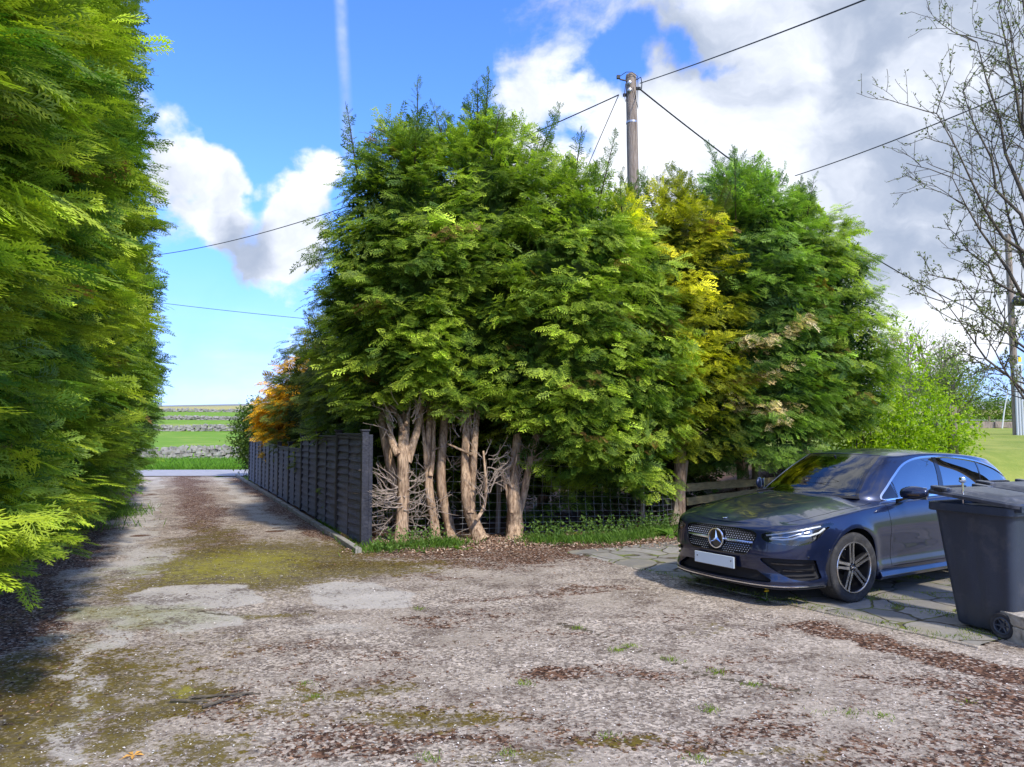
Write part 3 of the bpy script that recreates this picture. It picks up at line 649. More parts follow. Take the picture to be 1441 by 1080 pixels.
# ---- left hedge, hard by the camera
left = []
def LC(d, R=1.5, zt=9.0, zb=.75, c0=2.12, lod='hi', lab='', **k):
    o = Crown(-.449*d-c0, d, R, zb, zt, LG, LGt, lod=lod, shape=(.28, .42), droop=.22, **k); o.lab = lab; left.append(o); return o
LC(2.9, 1.4, 7.5, 1.25, lab='nearest bright green conifer, at the left edge of the view', density=.85)
LC(4.3, 1.5, 8.2, .85, lab='second bright green conifer from the left edge, boughs low over the litter', density=1.1)
LC(6.1, 1.5, 8.8, .7, lab='third bright green conifer from the left edge, low yellow green sprays over the ground')
LC(8.0, 1.55, 9.4, .5, lab='fourth conifer of the left hedge, opposite the pale tarmac patch', density=.7)
LC(10.1, 1.6, 9.9, .5, lab='tallest conifer of the left hedge, its top beyond the frame', lod='mid', size=1.15, density=.7)
LC(12.3, 1.65, 9.6, .5, lab='conifer of the left hedge beside the small grass tuft', lod='mid', size=1.15, density=.55)
LC(14.6, 1.7, 8.6, .5, lab='conifer of the left hedge with long sprays against the cloud', lod='mid', size=1.1, density=.5)
LC(17.2, 1.75, 8.2, .45, lab='deep green conifer, third from the far end of the left hedge', lod='mid', c0=2.2, density=.42)
LC(20.0, 1.7, 8.0, .45, lab='deep green conifer, last but one in the left hedge', lod='lo', c0=2.25)
LC(22.6, 1.6, 7.4, .45, lab='last conifer of the left hedge, by the lane', lod='lo', c0=2.4)
for i, o in enumerate(left[4:]): o.pal = np.array(G1)*1.05; o.tip = np.array([(.19, .31, .02), (.16, .28, .025), (.13, .25, .025), (.10, .20, .025), (.085, .17, .03), (.07, .15, .03)][i])
def simple_trunk(parent, c, r=.12):
    mb = MB(); z0 = float(terrain(c.x, c.y))
    limb(mb, (0, 0, z0-.1), (0, 0, 1), c.zt*.8-z0, r, 8, .05, 10, r1=.03)
    for k in range(5):
        a = rng.uniform(0, 6.28); limb(mb, (0, 0, max(c.zb, .6)+k*.3), (math.cos(a), math.sin(a), .5), c.r*.7, .03, 4, .2, 5, wob=0)
    mb.build('trunk', M_BARK, parent, smooth=True)
def make_tree(c, allc, grp, trunk=None, matl=M_CON):
    t_ = empty('conifer_tree', (c.x, c.y, 0), 0, c.lab, 'tree', grp)
    me = crown_mesh(c, allc); o = link('crown', me, matl, t_); o.location = (-c.x, -c.y, 0)
    (trunk or simple_trunk)(t_, c); return t_
for c in left: make_tree(c, left, 'conifers of the tall left hedge')
# hand shaped lower trunks of the four front trees
def wpt(t_, p): return np.array(p)-np.array(t_.location)
def path_px(pts, Y, dy=0.0):
    return np.array([P(px, py, Y+max(0, (622-py)/60)*.55) for i, (px, py) in enumerate(pts)])
def trunk_from(specs, twigs, extra=None):
    def f(t_, c):
        off = np.array(t_.location); mb = MB()
        for pts, Y, r0, r1, fl in specs:
            q = path_px(pts, Y); 
            # densify with smooth interpolation
            s = np.linspace(0, len(q)-1, len(q)*5); q2 = np.stack([np.interp(s, range(len(q)), q[:, k]) for k in range(3)], -1)
            for _ in range(3): q2[1:-1] = (q2[:-2]+q2[1:-1]*2+q2[2:])/4
            q2[:, 1] += .05*np.sin(s*2+Y)
            rr = np.interp(s, [0, .3, 1, len(q)-1], [r0*1.35, r0*1.05, r0*.95, r1]) if fl else np.linspace(r0, r1, len(q2))
            mb.tube(q2-off, rr, 14, wob=.03, flute=.085 if fl else .05)
        mb.build('trunk', M_BARK, t_, smooth=True, angle=80)
        tb = MB()
        for (px, py, Y, n, L, dirx, upz) in twigs:
            for _ in range(n):
                p = P(px+rng.normal(0, 5), py+rng.normal(0, 12), Y)-off
                d = np.array([dirx+rng.normal(0, .55), rng.normal(-.25, .5), upz+rng.normal(0, .35)])
                pts = limb(tb, p, d, L*rng.uniform(.5, 1.2), .0095, 9, .35, 4, up=.7, wob=0, r1=.002)
                for j in (3, 5, 6, 7):
                    if rng.uniform() < .8: limb(tb, pts[j], pts[j]-pts[j-1]+rng.normal(0, .045, 3), L*.4*rng.uniform(.4, 1), .0045, 5, .4, 3, up=.4, wob=0, r1=.0012)
        tb.build('dead_twigs', M_TWIG, t_, smooth=False)
    return f
tk1 = trunk_from([([(563, 772), (565, 730), (567, 680), (567, 640), (568, 600), (570, 560), (574, 500)], 11.45, .100, .068, True),
                  ([(563, 700), (552, 670), (543, 630), (538, 595), (535, 560)], 11.6, .085, .05, False),
                  ([(560, 640), (550, 622), (548, 600), (545, 570), (540, 545)], 11.35, .05, .028, False),
                  ([(573, 650), (582, 620), (590, 590), (592, 555)], 11.5, .07, .04, False),
                  ([(567, 605), (560, 585), (545, 572), (530, 562)], 11.3, .04, .02, False), ([(568, 600), (556, 580), (548, 560), (546, 540)], 11.4, .035, .02, False),
                  ([(572, 598), (576, 570), (572, 545)], 11.3, .03, .02, False)],
                 [(560, 700, 11.4, 26, .55, -1.0, .05), (572, 690, 11.45, 14, .4, .8, .1), (556, 600, 11.4, 10, .5, -.8, .9), (580, 590, 11.4, 6, .4, .7, .9), (545, 740, 11.5, 10, .45, -.8, -.3)])
tk2 = trunk_from([([(613, 762), (610, 735), (606, 710), (603, 680), (602, 650), (603, 610), (606, 560), (606, 520)], 11.9, .075, .05, True),
                  ([(604, 690), (598, 655), (597, 620), (592, 570), (588, 540)], 11.85, .035, .02, False), ([(606, 670), (609, 640), (610, 600), (614, 555)], 11.85, .04, .022, False),
                  ([(637, 760), (630, 735), (622, 700), (620, 660), (622, 625), (625, 590), (627, 560), (627, 520)], 12.0, .078, .06, True)],
                 [(605, 660, 11.9, 6, .4, .3, .7), (590, 570, 11.9, 8, .35, -.3, .9), (640, 650, 12.1, 8, .45, .5, .4)])
tk3 = trunk_from([([(678, 762), (668, 742), (660, 720), (656, 690), (655, 660), (655, 630), (658, 590), (664, 540)], 11.75, .10, .05, True),
                  ([(662, 722), (664, 690), (666, 660), (668, 620), (672, 570)], 11.75, .065, .045, False), ([(670, 732), (680, 718), (684, 695), (683, 665), (680, 635)], 11.6, .03, .015, False),
                  ([(665, 640), (645, 632), (630, 625)], 11.7, .022, .012, False)],
                 [(684, 690, 11.6, 18, .45, .3, .8), (655, 610, 11.8, 12, .4, -.2, .9), (690, 660, 11.7, 10, .4, .8, .6)])
tk4 = trunk_from([([(723, 762), (724, 740), (724, 722), (722, 700), (722, 670), (726, 630), (730, 590)], 12.0, .135, .055, True),
                  ([(727, 728), (735, 705), (740, 680), (745, 650), (754, 620), (758, 590)], 12.0, .065, .04, False), ([(720, 722), (714, 700), (711, 680), (706, 660)], 11.9, .03, .015, False),
                  ([(722, 715), (718, 690), (722, 665), (728, 640)], 11.9, .03, .015, False)],
                 [(715, 680, 11.9, 16, .4, -.4, .9), (745, 650, 12.0, 16, .45, .5, .7), (730, 660, 12, 12, .4, 0, 1)])
grp = 'conifers of the hedge in the middle'
TR = {}
for c, tk in ((c1, tk1), (c2, tk2), (c3, tk3), (c4, tk4)): TR[c.lab] = make_tree(c, main, grp, tk)
for c in (c5, c6, c7, b1, b2, b3, b4): make_tree(c, main, grp)
for c in (c8, c9, c10, c11): make_tree(c, main, 'conifers behind the dark fence')
# ================================================================ OTHER PLANTS
def leafcloud(name, mat_, blobs, n, size, pal, tip, tmpl=T_LEAF, parent=None, droop=.2, upn=.6):
    """blobs: (x,y,z,rx,ry,rz,weight); leaves gathered on short shoots"""
    bl = np.array(blobs); w = bl[:, 6]/bl[:, 6].sum(); ns = max(n//7, 1)
    k = rng.choice(len(bl), ns, p=w); d = unit(rng.normal(0, 1, (ns, 3))); rad = rng.uniform(.35, 1.0, ns)**.5*(1+.12*rng.normal(0, 1, ns))
    c = bl[k, :3]+d*bl[k, 3:6]*rad[:, None]; sd_ = unit(d+rng.normal(0, .5, (ns, 3))+[0, 0, .4])
    idx = np.repeat(np.arange(ns), 7); m = len(idx); u = rng.uniform(0, 1, m)
    Pb = c[idx]+sd_[idx]*(u*size*4)[:, None]; D = unit(sd_[idx]*.5+rng.normal(0, .7, (m, 3))-[0, 0, droop]); N = unit(rng.normal(0, .6, (m, 3))+[0, -.2, upn])
    S = size*rng.uniform(.6, 1.2, m); tm = np.clip(rng.uniform(0, 1, m)*.6+rng.uniform(0, .5, ns)[idx], 0, 1)[:, None]
    col = np.array(pal)*(1-tm)+np.array(tip)*tm
    V, F, Cc = instance(tmpl, Pb, D, N, S, col, col*1.1)
    return link(name, np_mesh(name, V, F, smooth=False, cols=Cc), mat_, parent)
def stems(parent, base, n, h, spread, r=.012, mat_=None, name='stems'):
    mb = MB()
    for _ in range(n):
        p = np.array(base)+rng.normal(0, spread*.3, 3)*[1, 1, 0]; pts = limb(mb, p, (rng.normal(0, spread*.3), rng.normal(0, spread*.3), 1), h*rng.uniform(.6, 1), r, 7, .18, 5, wob=0)
        for j in (2, 3, 4, 5): limb(mb, pts[j], (rng.normal(), rng.normal(), .8), h*.3, r*.5, 4, .3, 4, wob=0)
    return mb.build(name, mat_ or M_BRANCH, parent)
# lime green shrubs at the right end of the hedge
LIME, LIMEt = (.07, .15, .008), (.50, .68, .012)
for (px, py, Y, rx, rz, lab, n) in ((1213, 565, 15.6, .75, 1.25, 'lime green leafy shrub against the conifer hedge end', 7500), (1264, 565, 15.8, .9, 1.35, 'lime green leafy shrub, the tallest and middle one above the car roof', 8500), (1318, 600, 16.4, .55, .6, 'low lime green shrub in front of the grey square post', 3600)):
    p = P(px, py, Y); g = float(terrain(p[0], Y)); e = empty('shrub', (p[0], Y, g), 0, lab, 'shrub', 'lime green shrubs')
    q = (0, 0, p[2]-g)
    leafcloud('foliage', M_LEAF, [(0, 0, q[2], rx, .6, rz, 2), (rx*.4, 0, q[2]-rz*.45, rx, .6, rz*.55, 1.5), (-rx*.4, .1, q[2]-rz*.5, rx*.8, .6, rz*.6, 1.2), (-.1, 0, q[2]+rz*.75, rx*.5, .4, rz*.4, .5), (0, 0, q[2]-rz*.9, rx*1.05, .55, .4, 1.2)], n, .085, LIME, LIMEt, parent=e)
    stems(e, (0, 0, -.05), 9, q[2]+rz*.8, rx*.8)
# budding trees further off
def far_tree(px, py_top, py_base, Y, R, lab, cols, n, leaf=.07, twig=.01, bare=False, zb=.3, grp=None):
    p = P(px, py_base, Y); g = float(terrain(p[0], Y)); top = P(px, py_top, Y)[2]; H = top-g
    e = empty('broadleaf_tree', (p[0], Y, g), 0, lab, 'tree', grp); mb = MB(); tips = []
    def grow(pt, d, L, r, lev):
        pts = limb(mb, pt, d, L, r, 5, .22, 6 if lev < 2 else 3, up=.15, wob=0, r1=r*.55); tips.append(pts[-1]); tips.append(pts[3])
        if lev >= 4: return
        for _ in range(3 if lev else 5):
            nd = unit(d*1.0+rng.normal(0, .55, 3)*[R/H*2.2, R/H*2.2, .6]+[0, 0, .15]); grow(pts[rng.integers(2, 6)], nd, L*rng.uniform(.6, .85), r*.55, lev+1)
    for _ in range(3): grow(np.array([rng.normal(0, .2), rng.normal(0, .2), -.1]), unit(np.array([rng.normal(0, .3), rng.normal(0, .3), 1.])), H*.34, H*.02+twig, 0)
    V_ = np.concatenate(mb.v); sc_ = H/max(V_[:, 2].max(), .1); mb.v = [V_*[sc_*.9, sc_*.9, sc_]]
    mb.build('branches', MATS['grey_branch'] if not bare else MATS['pale_branch'], e)
    if n:
        tips = np.array(tips)*[sc_*.9, sc_*.9, sc_]; idx = rng.integers(0, len(tips), n); Pb = tips[idx]+rng.normal(0, .14*H/4, (n, 3)); N = rng.normal(0, 1, (n, 3)); 
        tm = rng.uniform(0, 1, (n, 1)); col = np.array(cols[0])*(1-tm)+np.array(cols[1])*tm
        V, F, Cc = instance(T_LEAF, Pb, rng.normal(0, 1, (n, 3)), N, leaf*rng.uniform(.6, 1.2, n), col, col); link('foliage', np_mesh('foliage', V, F, False, Cc), M_LEAF, e)
    return e
mat('grey_branch', (.13, .11, .09), .9, col2=(.26, .23, .19), nscale=3, spec=.1)
mat('pale_branch', (.22, .17, .15), .9, col2=(.40, .32, .28), nscale=3, spec=.1)
far_tree(1330, 470, 612, 27, 2.4, 'open leafy green tree behind the lime shrubs and grey post', ((.14, .22, .03), (.36, .46, .08)), 6500, .095, zb=.5)
0 and far_tree(1385, 525, 612, 30, 1.6, 'smaller thinly leaved tree left of the far pole', ((.14, .20, .04), (.30, .36, .10)), 1200, .08)
far_tree(1300, 450, 610, 48, 4.0, 'bare pinkish grey tree far behind the shrubs', None, 0, bare=True, twig=.02)
far_tree(1265, 462, 610, 50, 3.0, 'bare grey tree just showing beside the hedge end', None, 0, bare=True, twig=.02)
# green bush at the far end of the fence
p = P(352, 590, 27.3); g = 0.0; e = empty('shrub', (p[0], 27.3, 0), 0, 'dark green rounded bush at the far end of the black fence', 'shrub')
leafcloud('foliage', M_LEAF, [(.1, 0, 1.5, .62, .6, .8, 2), (.45, 0, .9, .7, .6, .7, 2), (.25, 0, 2.1, .45, .4, .5, 1)], 9000, .11, (.035, .08, .012), (.13, .21, .03), parent=e); stems(e, (0, 0, 0), 6, 2.2, .6)
# clipped hedge beyond the lawn
x0, x1 = P(1338, 600, 41)[0], P(1475, 600, 41)[0]; zb_ = float(terrain((x0+x1)/2, 41)); zt_ = P(1400, 563, 41)[2]
e = empty('field_hedge', ((x0+x1)/2, 41, zb_), 0, 'clipped leafy hedge beyond the lawn timber edge', 'hedge'); L = x1-x0
leafcloud('foliage', M_LEAF, [(q, 0, (zt_-zb_)*.5+rng.normal(0, .05), .6, .5, (zt_-zb_)*.52, 1) for q in np.arange(-L/2, L/2+.01, .45)], 9000, .13, (.05, .10, .01), (.24, .34, .03), parent=e)
mb = MB(); 
for q in np.arange(-L/2, L/2, .5): limb(mb, (q, 0, 0), (rng.normal(0, .2), 0, 1), 1.2, .03, 4, .2, 5)
mb.build('stems', M_BRANCH, e)
# sleeper edging of the lawn
for k, (a, b_) in enumerate(((1352, 1398), (1399, 1470))):
    A_, B_ = P(a, 618, 37), P(b_, 618, 37); cx = (A_[0]+B_[0])/2; g = float(terrain(cx, 37)); mb = MB(); L = B_[0]-A_[0]-.03
    n = 14; ring = []
    for i in range(n+1): ring.append([(-L/2+L*i/n, yy+rng.normal(0, .012), zz+rng.normal(0, .014)) for yy, zz in ((-.12, 0), (.12, 0), (.12, .30), (-.12, .30))])
    mb.loft(ring); o = mb.build('timber_sleeper', M_POLE); o.location = (cx, 37, g+.0)
    tag(o, ['short weathered timber sleeper edging the lawn, the left one', 'long weathered timber sleeper edging the lawn below the pole'][k], 'sleeper', 'sleepers at the far edge of the lawn')
# big budding tree leaning in from the right
e = empty('budding_tree', (6.55, 9.3, 0), 0, 'nearly bare tree with small opening buds reaching in from the right edge', 'tree')
base = np.array([6.55, 9.3, 0.0]); mb = MB(); tw = MB(); tips = []
def grow(pt, d, L, r, lev):
    segs = 6; m_ = mb if r > .02 else tw
    pts = limb(m_, pt, d, L, r, segs, .20 if lev else .1, 7 if r > .02 else 4, up=.10, wob=.03 if r > .02 else 0, r1=max(r*.55, .0028))
    if lev >= 2: tips.extend([q for q in pts[1:]])
    if lev >= 5 or r < .003: return
    for _ in range({0: 7, 1: 5, 2: 4, 3: 3}.get(lev, 2)):
        j = rng.integers(2, segs+1); dd = unit((pts[j]-pts[j-1])); side = rng.normal(0, 1, 3); side -= dd*side.dot(dd); side = unit(side)
        grow(pts[j], unit(dd*.8+side*rng.uniform(.5, .95)+[0, 0, .12]), L*rng.uniform(.42, .68), max(r*.5, .0034), lev+1)
trunk = np.array([[0, 0, -.1], [.03, 0, .8], [.0, .02, 1.8], [.08, 0, 3.0], [.05, 0, 4.2], [.12, 0, 5.2], [.05, 0, 6.2]]); mb.tube(trunk, [.15, .12, .105, .09, .075, .055, .03], 10, wob=.05)
def aim(px, py, Y): return P(px, py, Y)-base
for (z0, px, py, dy, r) in ((1.9, 1330, 425, 0, .022), (2.5, 1350, 395, -.4, .02), (2.2, 1365, 500, .3, .014), (3.0, 1340, 250, .2, .030), (3.1, 1345, 330, .5, .024), (3.4, 1318, 160, -.2, .028), (3.8, 1375, 60, .2, .036), (3.6, 1355, 130, .1, .032),
                            (4.2, 1405, 10, 0, .035), (4.6, 1425, 60, -.3, .03), (2.7, 1395, 200, .4, .034), (2.2, 1400, 420, .5, .022), (3.2, 1420, 320, .6, .025), (1.7, 1385, 470, -.2, .02), (4.3, 1430, -60, .2, .036), (3.3, 1500, 60, .5, .035), (3.9, 1560, 140, 0, .03), (2.9, 1580, 300, .2, .028)):
    p0 = np.array([np.interp(z0, trunk[:, 2], trunk[:, 0]), 0, z0]); tgt = aim(px, py, 9.3+dy); v = tgt-p0; L = np.linalg.norm(v)
    n = 8; s = np.linspace(0, 1, n)[:, None]; pts = p0+v*s+np.array([0, 0, 1.])*(-.10*L*np.sin(s*math.pi))+rng.normal(0, .03, (n, 3))*np.sin(s*math.pi)
    mb.tube(pts, np.linspace(r, .005, n), 7, wob=.04); tips.extend(list(pts[3:]))
    for j in range(2, n):
        for _ in range(1 if j < 4 else 2):
            dd = unit(pts[min(j+1, n-1)]-pts[j-1]); side = rng.normal(0, 1, 3); side = unit(side-dd*side.dot(dd))
            grow(pts[j], unit(dd*.7+side*.8+[0, 0, .15]), L*rng.uniform(.14, .30), .007, 3)
mb.build('trunk', M_BRANCH, e, smooth=True, angle=80); tw.build('twigs', M_BRANCH, e)
tips = np.array(tips); n = 8000; idx = rng.integers(0, len(tips), n); Pb = tips[idx]+rng.normal(0, .012, (n, 3)); tm = rng.uniform(0, 1, (n, 1)); col = np.array([.10, .12, .04])*(1-tm)+np.array([.30, .34, .14])*tm
V, F, Cc = instance(T_LEAF, Pb, rng.normal(0, 1, (n, 3))+[0, 0, .6], rng.normal(0, 1, (n, 3)), .038*rng.uniform(.5, 1.3, n), col, col); link('leaf_buds', np_mesh('leaf_buds', V, F, False, Cc), M_LEAF, e)

# ---- grass, verge plants, litter
def blades(n, xyf, h, w, pal, tip, name, lab, cat, zf=None):
    xy = xyf(n); n = len(xy); z = terrain(xy[:, 0], xy[:, 1]) if zf is None else zf(xy)
    Pb = np.column_stack([xy, z]); a = rng.uniform(0, 6.28, n); D = np.column_stack([np.cos(a)*.5, np.sin(a)*.5, np.full(n, 1.0)]); N = np.column_stack([-np.sin(a), np.cos(a), np.zeros(n)])+rng.normal(0, .2, (n, 3))
    tm = rng.uniform(0, 1, (n, 1)); col = np.array(pal)*(1-tm)+np.array(tip)*tm
    V, F, Cc = instance([(np.array([[0, -.5*w, 0], [0, .5*w, 0], [.6, .32*w, -.05], [.6, -.32*w, -.05]]), np.array([0, 0, .6, .6])), (np.array(kite([0, 0, 0], [1, 0, -.25], 1, w)), np.array([0, .5, 1, .5]))], Pb, D, N, h*rng.uniform(.35, 1.15, n), col*.8, col*1.15)
    return tag(link(name, np_mesh(name, V, F, False, Cc), M_GRASS), lab, cat, kind='stuff')
def clumps(spots, sig):
    def f(n):
        sp_ = np.array(spots); k = rng.integers(0, len(sp_), n); return sp_[k]+rng.normal(0, 1, (n, 2))*sig
    return f
def along(pts, w, clump=.35):
    pts = [gpt(*q) for q in pts]
    def f(n):
        L = np.array([np.linalg.norm(b_-a) for a, b_ in zip(pts[:-1], pts[1:])]); k = rng.choice(len(L), n, p=L/L.sum()); u = rng.uniform(0, 1, n)
        A_ = np.array(pts)[k]; B_ = np.array(pts)[k+1]; q = A_+(B_-A_)*u[:, None]+rng.normal(0, w, (n, 2)); return q[(wave(q[:, 0], q[:, 1], 77, 3.0)+.6*rng.normal(0, 1, n)) > clump-.6]
    return f
GA, GB = (.045, .11, .014), (.19, .34, .045)
blades(9000, along([(740, 762), (800, 765), (860, 762), (940, 748)], .20, .35), .15, .10, GA, GB, 'verge_grass', 'grass and weeds along the foot of the wire fence', 'grass')
blades(3500, along([(520, 776), (560, 776), (610, 770), (640, 768)], .17, .2), .16, .10, GA, GB, 'trunk_grass', 'short grass round the thick ribbed trunk', 'grass')
blades(1500, along([(455, 735), (480, 752), (500, 768)], .10, .3), .12, .10, GA, GB, 'fence_grass', 'short grass at the foot of the tall fence panels', 'grass')
blades(2600, along([(120, 748), (140, 738), (180, 715)], .3, .4), .2, .08, GA, GB, 'hedge_grass', 'grass tuft under the left hedge', 'grass')
blades(26000, lambda n: np.column_stack([rng.uniform(-24, -8, n), rng.uniform(33.3, 41.5, n)]), .34, .10, (.06, .15, .01), (.20, .40, .04), 'lane_verge_grass', 'long grass between the lane and the dry stone wall', 'grass')
spots = [gpt(*q) for q in ((998, 1003), (945, 932), (855, 1042), (718, 1066), (430, 968), (445, 985), (1190, 1008), (1150, 1010), (738, 966), (978, 1073), (1368, 995), (1010, 950), (885, 912), (590, 860), (815, 887), (605, 1072), (870, 918), (1060, 968), (1240, 1012))]
blades(1500, clumps(spots, .035), .032, .16, (.10, .17, .01), (.32, .44, .04), 'crack_grass', 'tiny grass tufts in the cracks of the worn tarmac', 'grass', zf=lambda q: np.full(len(q), .012))
pav_spots = []
for _ in range(46):
    u_, v_ = random.uniform(.1, 3.8), random.uniform(.05, 2.6)
    pav_spots.append(PA+pe*u_+pn*v_)
pav_spots += [PA+pe*u_+pn*.03 for u_ in np.linspace(.2, 3.6, 16)]
blades(4200, clumps(pav_spots, .06), .034, .16, (.10, .16, .015), (.34, .42, .06), 'paving_grass', 'weeds growing in the joints of the crazy paving', 'grass', zf=lambda q: np.full(len(q), .022))
# loose flakes of conifer litter and small chippings lying on the tarmac
def scatter(n, name, lab, cat, size, cols, msk, mat_, thick=.3):
    Vd = DR['V']; w = np.clip(msk, 0, None)
    d_ = np.hypot(Vd[:, 0], Vd[:, 1]); vis = (np.abs(Vd[:, 0]) < Vd[:, 1]*.72+.3) & (Vd[:, 1] > 2.6)
    cell = np.where(Vd[:, 0] > -6, .05, .11)*np.where(Vd[:, 1] < 14, .05, .11); w = w*vis*cell/np.clip(d_/6, .8, 4)
    k = rng.choice(len(w), n, p=w/w.sum()); q = Vd[k]+np.column_stack([rng.uniform(-.03, .03, n), rng.uniform(-.03, .03, n), rng.uniform(.001, .006, n)])
    fu_, fv_ = pav_uv(q[:, 0], q[:, 1]); q = q[~((fu_ > -1.5) & (fu_ < 3.9) & (fv_ > -.01))]; n = len(q)
    a = rng.uniform(0, 6.28, n); D = np.column_stack([np.cos(a), np.sin(a), rng.normal(.05, .18, n)]); N = rng.normal(0, .35, (n, 3))+[0, 0, 1]
    ci = rng.integers(0, len(cols), n); col = np.array(cols)[ci]*rng.uniform(.7, 1.3, (n, 1))
    V, F, Cc = instance([(np.array(kite([0, 0, 0], [1, 0, 0], 1, .34, .06)), np.zeros(4)), (np.array(kite([0, 0, 0], [1, 0, 0], 1, .6, .1)), np.zeros(4))], q, D, N, size*rng.uniform(.4, 1.3, n), col, col)
    return tag(link(name, np_mesh(name, V, F, False, Cc), mat_), lab, cat, kind='stuff')
M_LIT = leafmat('litter_flake', .0, .95, .05)
scatter(42000, 'leaf_litter', 'dry brown conifer litter lying over the worn tarmac', 'leaf litter', .026, [(.11, .06, .04), (.20, .12, .08), (.30, .19, .13), (.06, .035, .025), (.36, .28, .22)], DR['litter']**1.5+.03, M_LIT)
scatter(42000, 'chippings', 'pale loose stone chippings on the driveway', 'gravel', .015, [(.55, .50, .50), (.42, .38, .38), (.68, .64, .62), (.24, .21, .20)], np.clip(1-DR['litter'], .1, 1), M_LIT)
# litter strip on the soil in front of the hedge and on the bank
n = 26000; q = np.column_stack([rng.uniform(-2.3, 6.8, n), rng.normal(0, .42, n)]); q[:, 1] += 11.5+.22*np.maximum(q[:, 0], -.5); q2 = np.column_stack([rng.uniform(-12, -3.5, 9000), rng.uniform(0, 1, 9000)]); q2[:, 1] = -(q2[:, 0]+1.9+rng.uniform(-.2, 1.2, 9000)*.9)/.449
q3 = np.column_stack([rng.uniform(3.2, 9, 6000), rng.uniform(12, 15.5, 6000)])
q = np.concatenate([q, q2[q2[:, 1] > 3], q3]); n = len(q); a = rng.uniform(0, 6.28, n)
Pb = np.column_stack([q, terrain(q[:, 0], q[:, 1])+.02+rng.uniform(0, .012, n)]); cols = np.array([(.42, .27, .20), (.30, .18, .12), (.50, .36, .28), (.16, .09, .06), (.58, .46, .38)]); col = cols[rng.integers(0, 5, n)]
V, F, Cc = instance([(np.array(kite([0, 0, 0], [1, 0, 0], 1, .4, .06)), np.zeros(4))], Pb, np.column_stack([np.cos(a), np.sin(a), rng.normal(.1, .25, n)]), rng.normal(0, .4, (n, 3))+[0, 0, 1], .045*rng.uniform(.4, 1.3, n), col, col)
tag(link('dry_litter', np_mesh('dry_litter', V, F, False, Cc), M_LIT), 'pinkish brown dead needles and flakes in front of the hedge', 'leaf litter', kind='stuff')
# individual plants
def rosette(px, py, n, L, w, lab, name, cat, pal=(.06, .16, .02), tip=(.22, .38, .05), z=.0, up=1.0, flower=None, group=None):
    p = G(px, py, z); e = empty(name, p, 0, lab, cat, group); a = rng.uniform(0, 6.28, n)
    T = []
    for k in range(4):
        V_ = []
        for i in range(4):
            t0, t1 = i/4, (i+1)/4; f = lambda t: math.sin(math.pi*min(t*.93+.05, 1))**.7*w/2; zc = lambda t: -.55*t*t
            V_ += [[t0, -f(t0), zc(t0)], [t0, f(t0), zc(t0)], [t1, f(t1), zc(t1)], [t1, -f(t1), zc(t1)]]
        T.append((np.array(V_), np.repeat(np.linspace(.2, .9, 4), 4)))
    D = np.column_stack([np.cos(a), np.sin(a), up*rng.uniform(.4, 1.4, n)]); N = np.column_stack([-np.cos(a)*up, -np.sin(a)*up, np.ones(n)])
    col = np.repeat(np.array(pal)[None], n, 0); V, F, Cc = instance(T, np.zeros((n, 3))+rng.normal(0, .01, (n, 3))*[1, 1, 0], D, N, L*rng.uniform(.6, 1.1, n), col, np.repeat(np.array(tip)[None], n, 0))
    link('leaves', np_mesh('leaves', V, F, True, Cc), M_GRASS, e)
    if flower:
        for i in range(flower):
            mb = MB(); x, y = rng.normal(0, .03, 2); h = L*rng.uniform(.8, 1.2); mb.tube([(x*.3, y*.3, 0), (x, y, h)], .0035, 5); st = mb.build('stalk', M_GREEN, e)
            fb = MB(); 
            for k in range(16):
                b_ = k/16*6.28; fb.add([(0, 0, 0), (.018*math.cos(b_-.2), .018*math.sin(b_-.2), .006), (.026*math.cos(b_), .026*math.sin(b_), .004), (.018*math.cos(b_+.2), .018*math.sin(b_+.2), .006)], [(0, 1, 2, 3)])
            fb.lathe([(.0, .010), (.012, .009), (.016, .002), (.0, -.004)], 10)
            fo = fb.build('flower', M_YEL, e); fo.location = (x, y, h); fo.rotation_euler = (-.5, 0, 0)
    return e
M_GREEN = mat('stalk_green', (.12, .2, .04), .6); M_YEL = mat('yellow_petal', (.85, .62, .02), .6)
pts = [gpt(px, py) for px, py in ((765, 762), (800, 762), (830, 757), (860, 757), (890, 752), (915, 750), (938, 745), (600, 772), (560, 778))]
wd = leafcloud('verge_weeds', M_GRASS, [(q[0], q[1], .06, .30, .16, .13, 1) for q in pts], 4500, .05, (.05, .12, .02), (.20, .33, .07)); tag(wd, 'low leafy weeds among the grass below the wire fence', 'weeds', kind='stuff')
rosette(946, 757, 22, .34, .24, 'broad leaved dock plant at the foot of the leaning post', 'dock_plant', 'plant')
rosette(622, 741, 7, .22, .7, 'small broad leaved seedling between the pair of slim trunks', 'seedling', 'plant', up=1.4)
rosette(648, 775, 9, .17, .45, 'small weed in the litter in front of the leaning trunk', 'weed', 'plant')
rosette(785, 722, 7, .2, .7, 'pale broad leaved seedling right of the short forked trunk', 'seedling', 'plant', up=2.0)
rosette(1078, 846, 9, .10, .25, 'dandelion in flower in front of the car bumper', 'dandelion', 'plant', z=.02, flower=2)
rosette(788, 752, 8, .12, .25, 'dandelion by the wire fence right of the forked trunk', 'dandelion', 'plant', flower=1)
rosette(810, 762, 8, .12, .25, 'dandelion further right along the wire fence grass', 'dandelion', 'plant', flower=1)
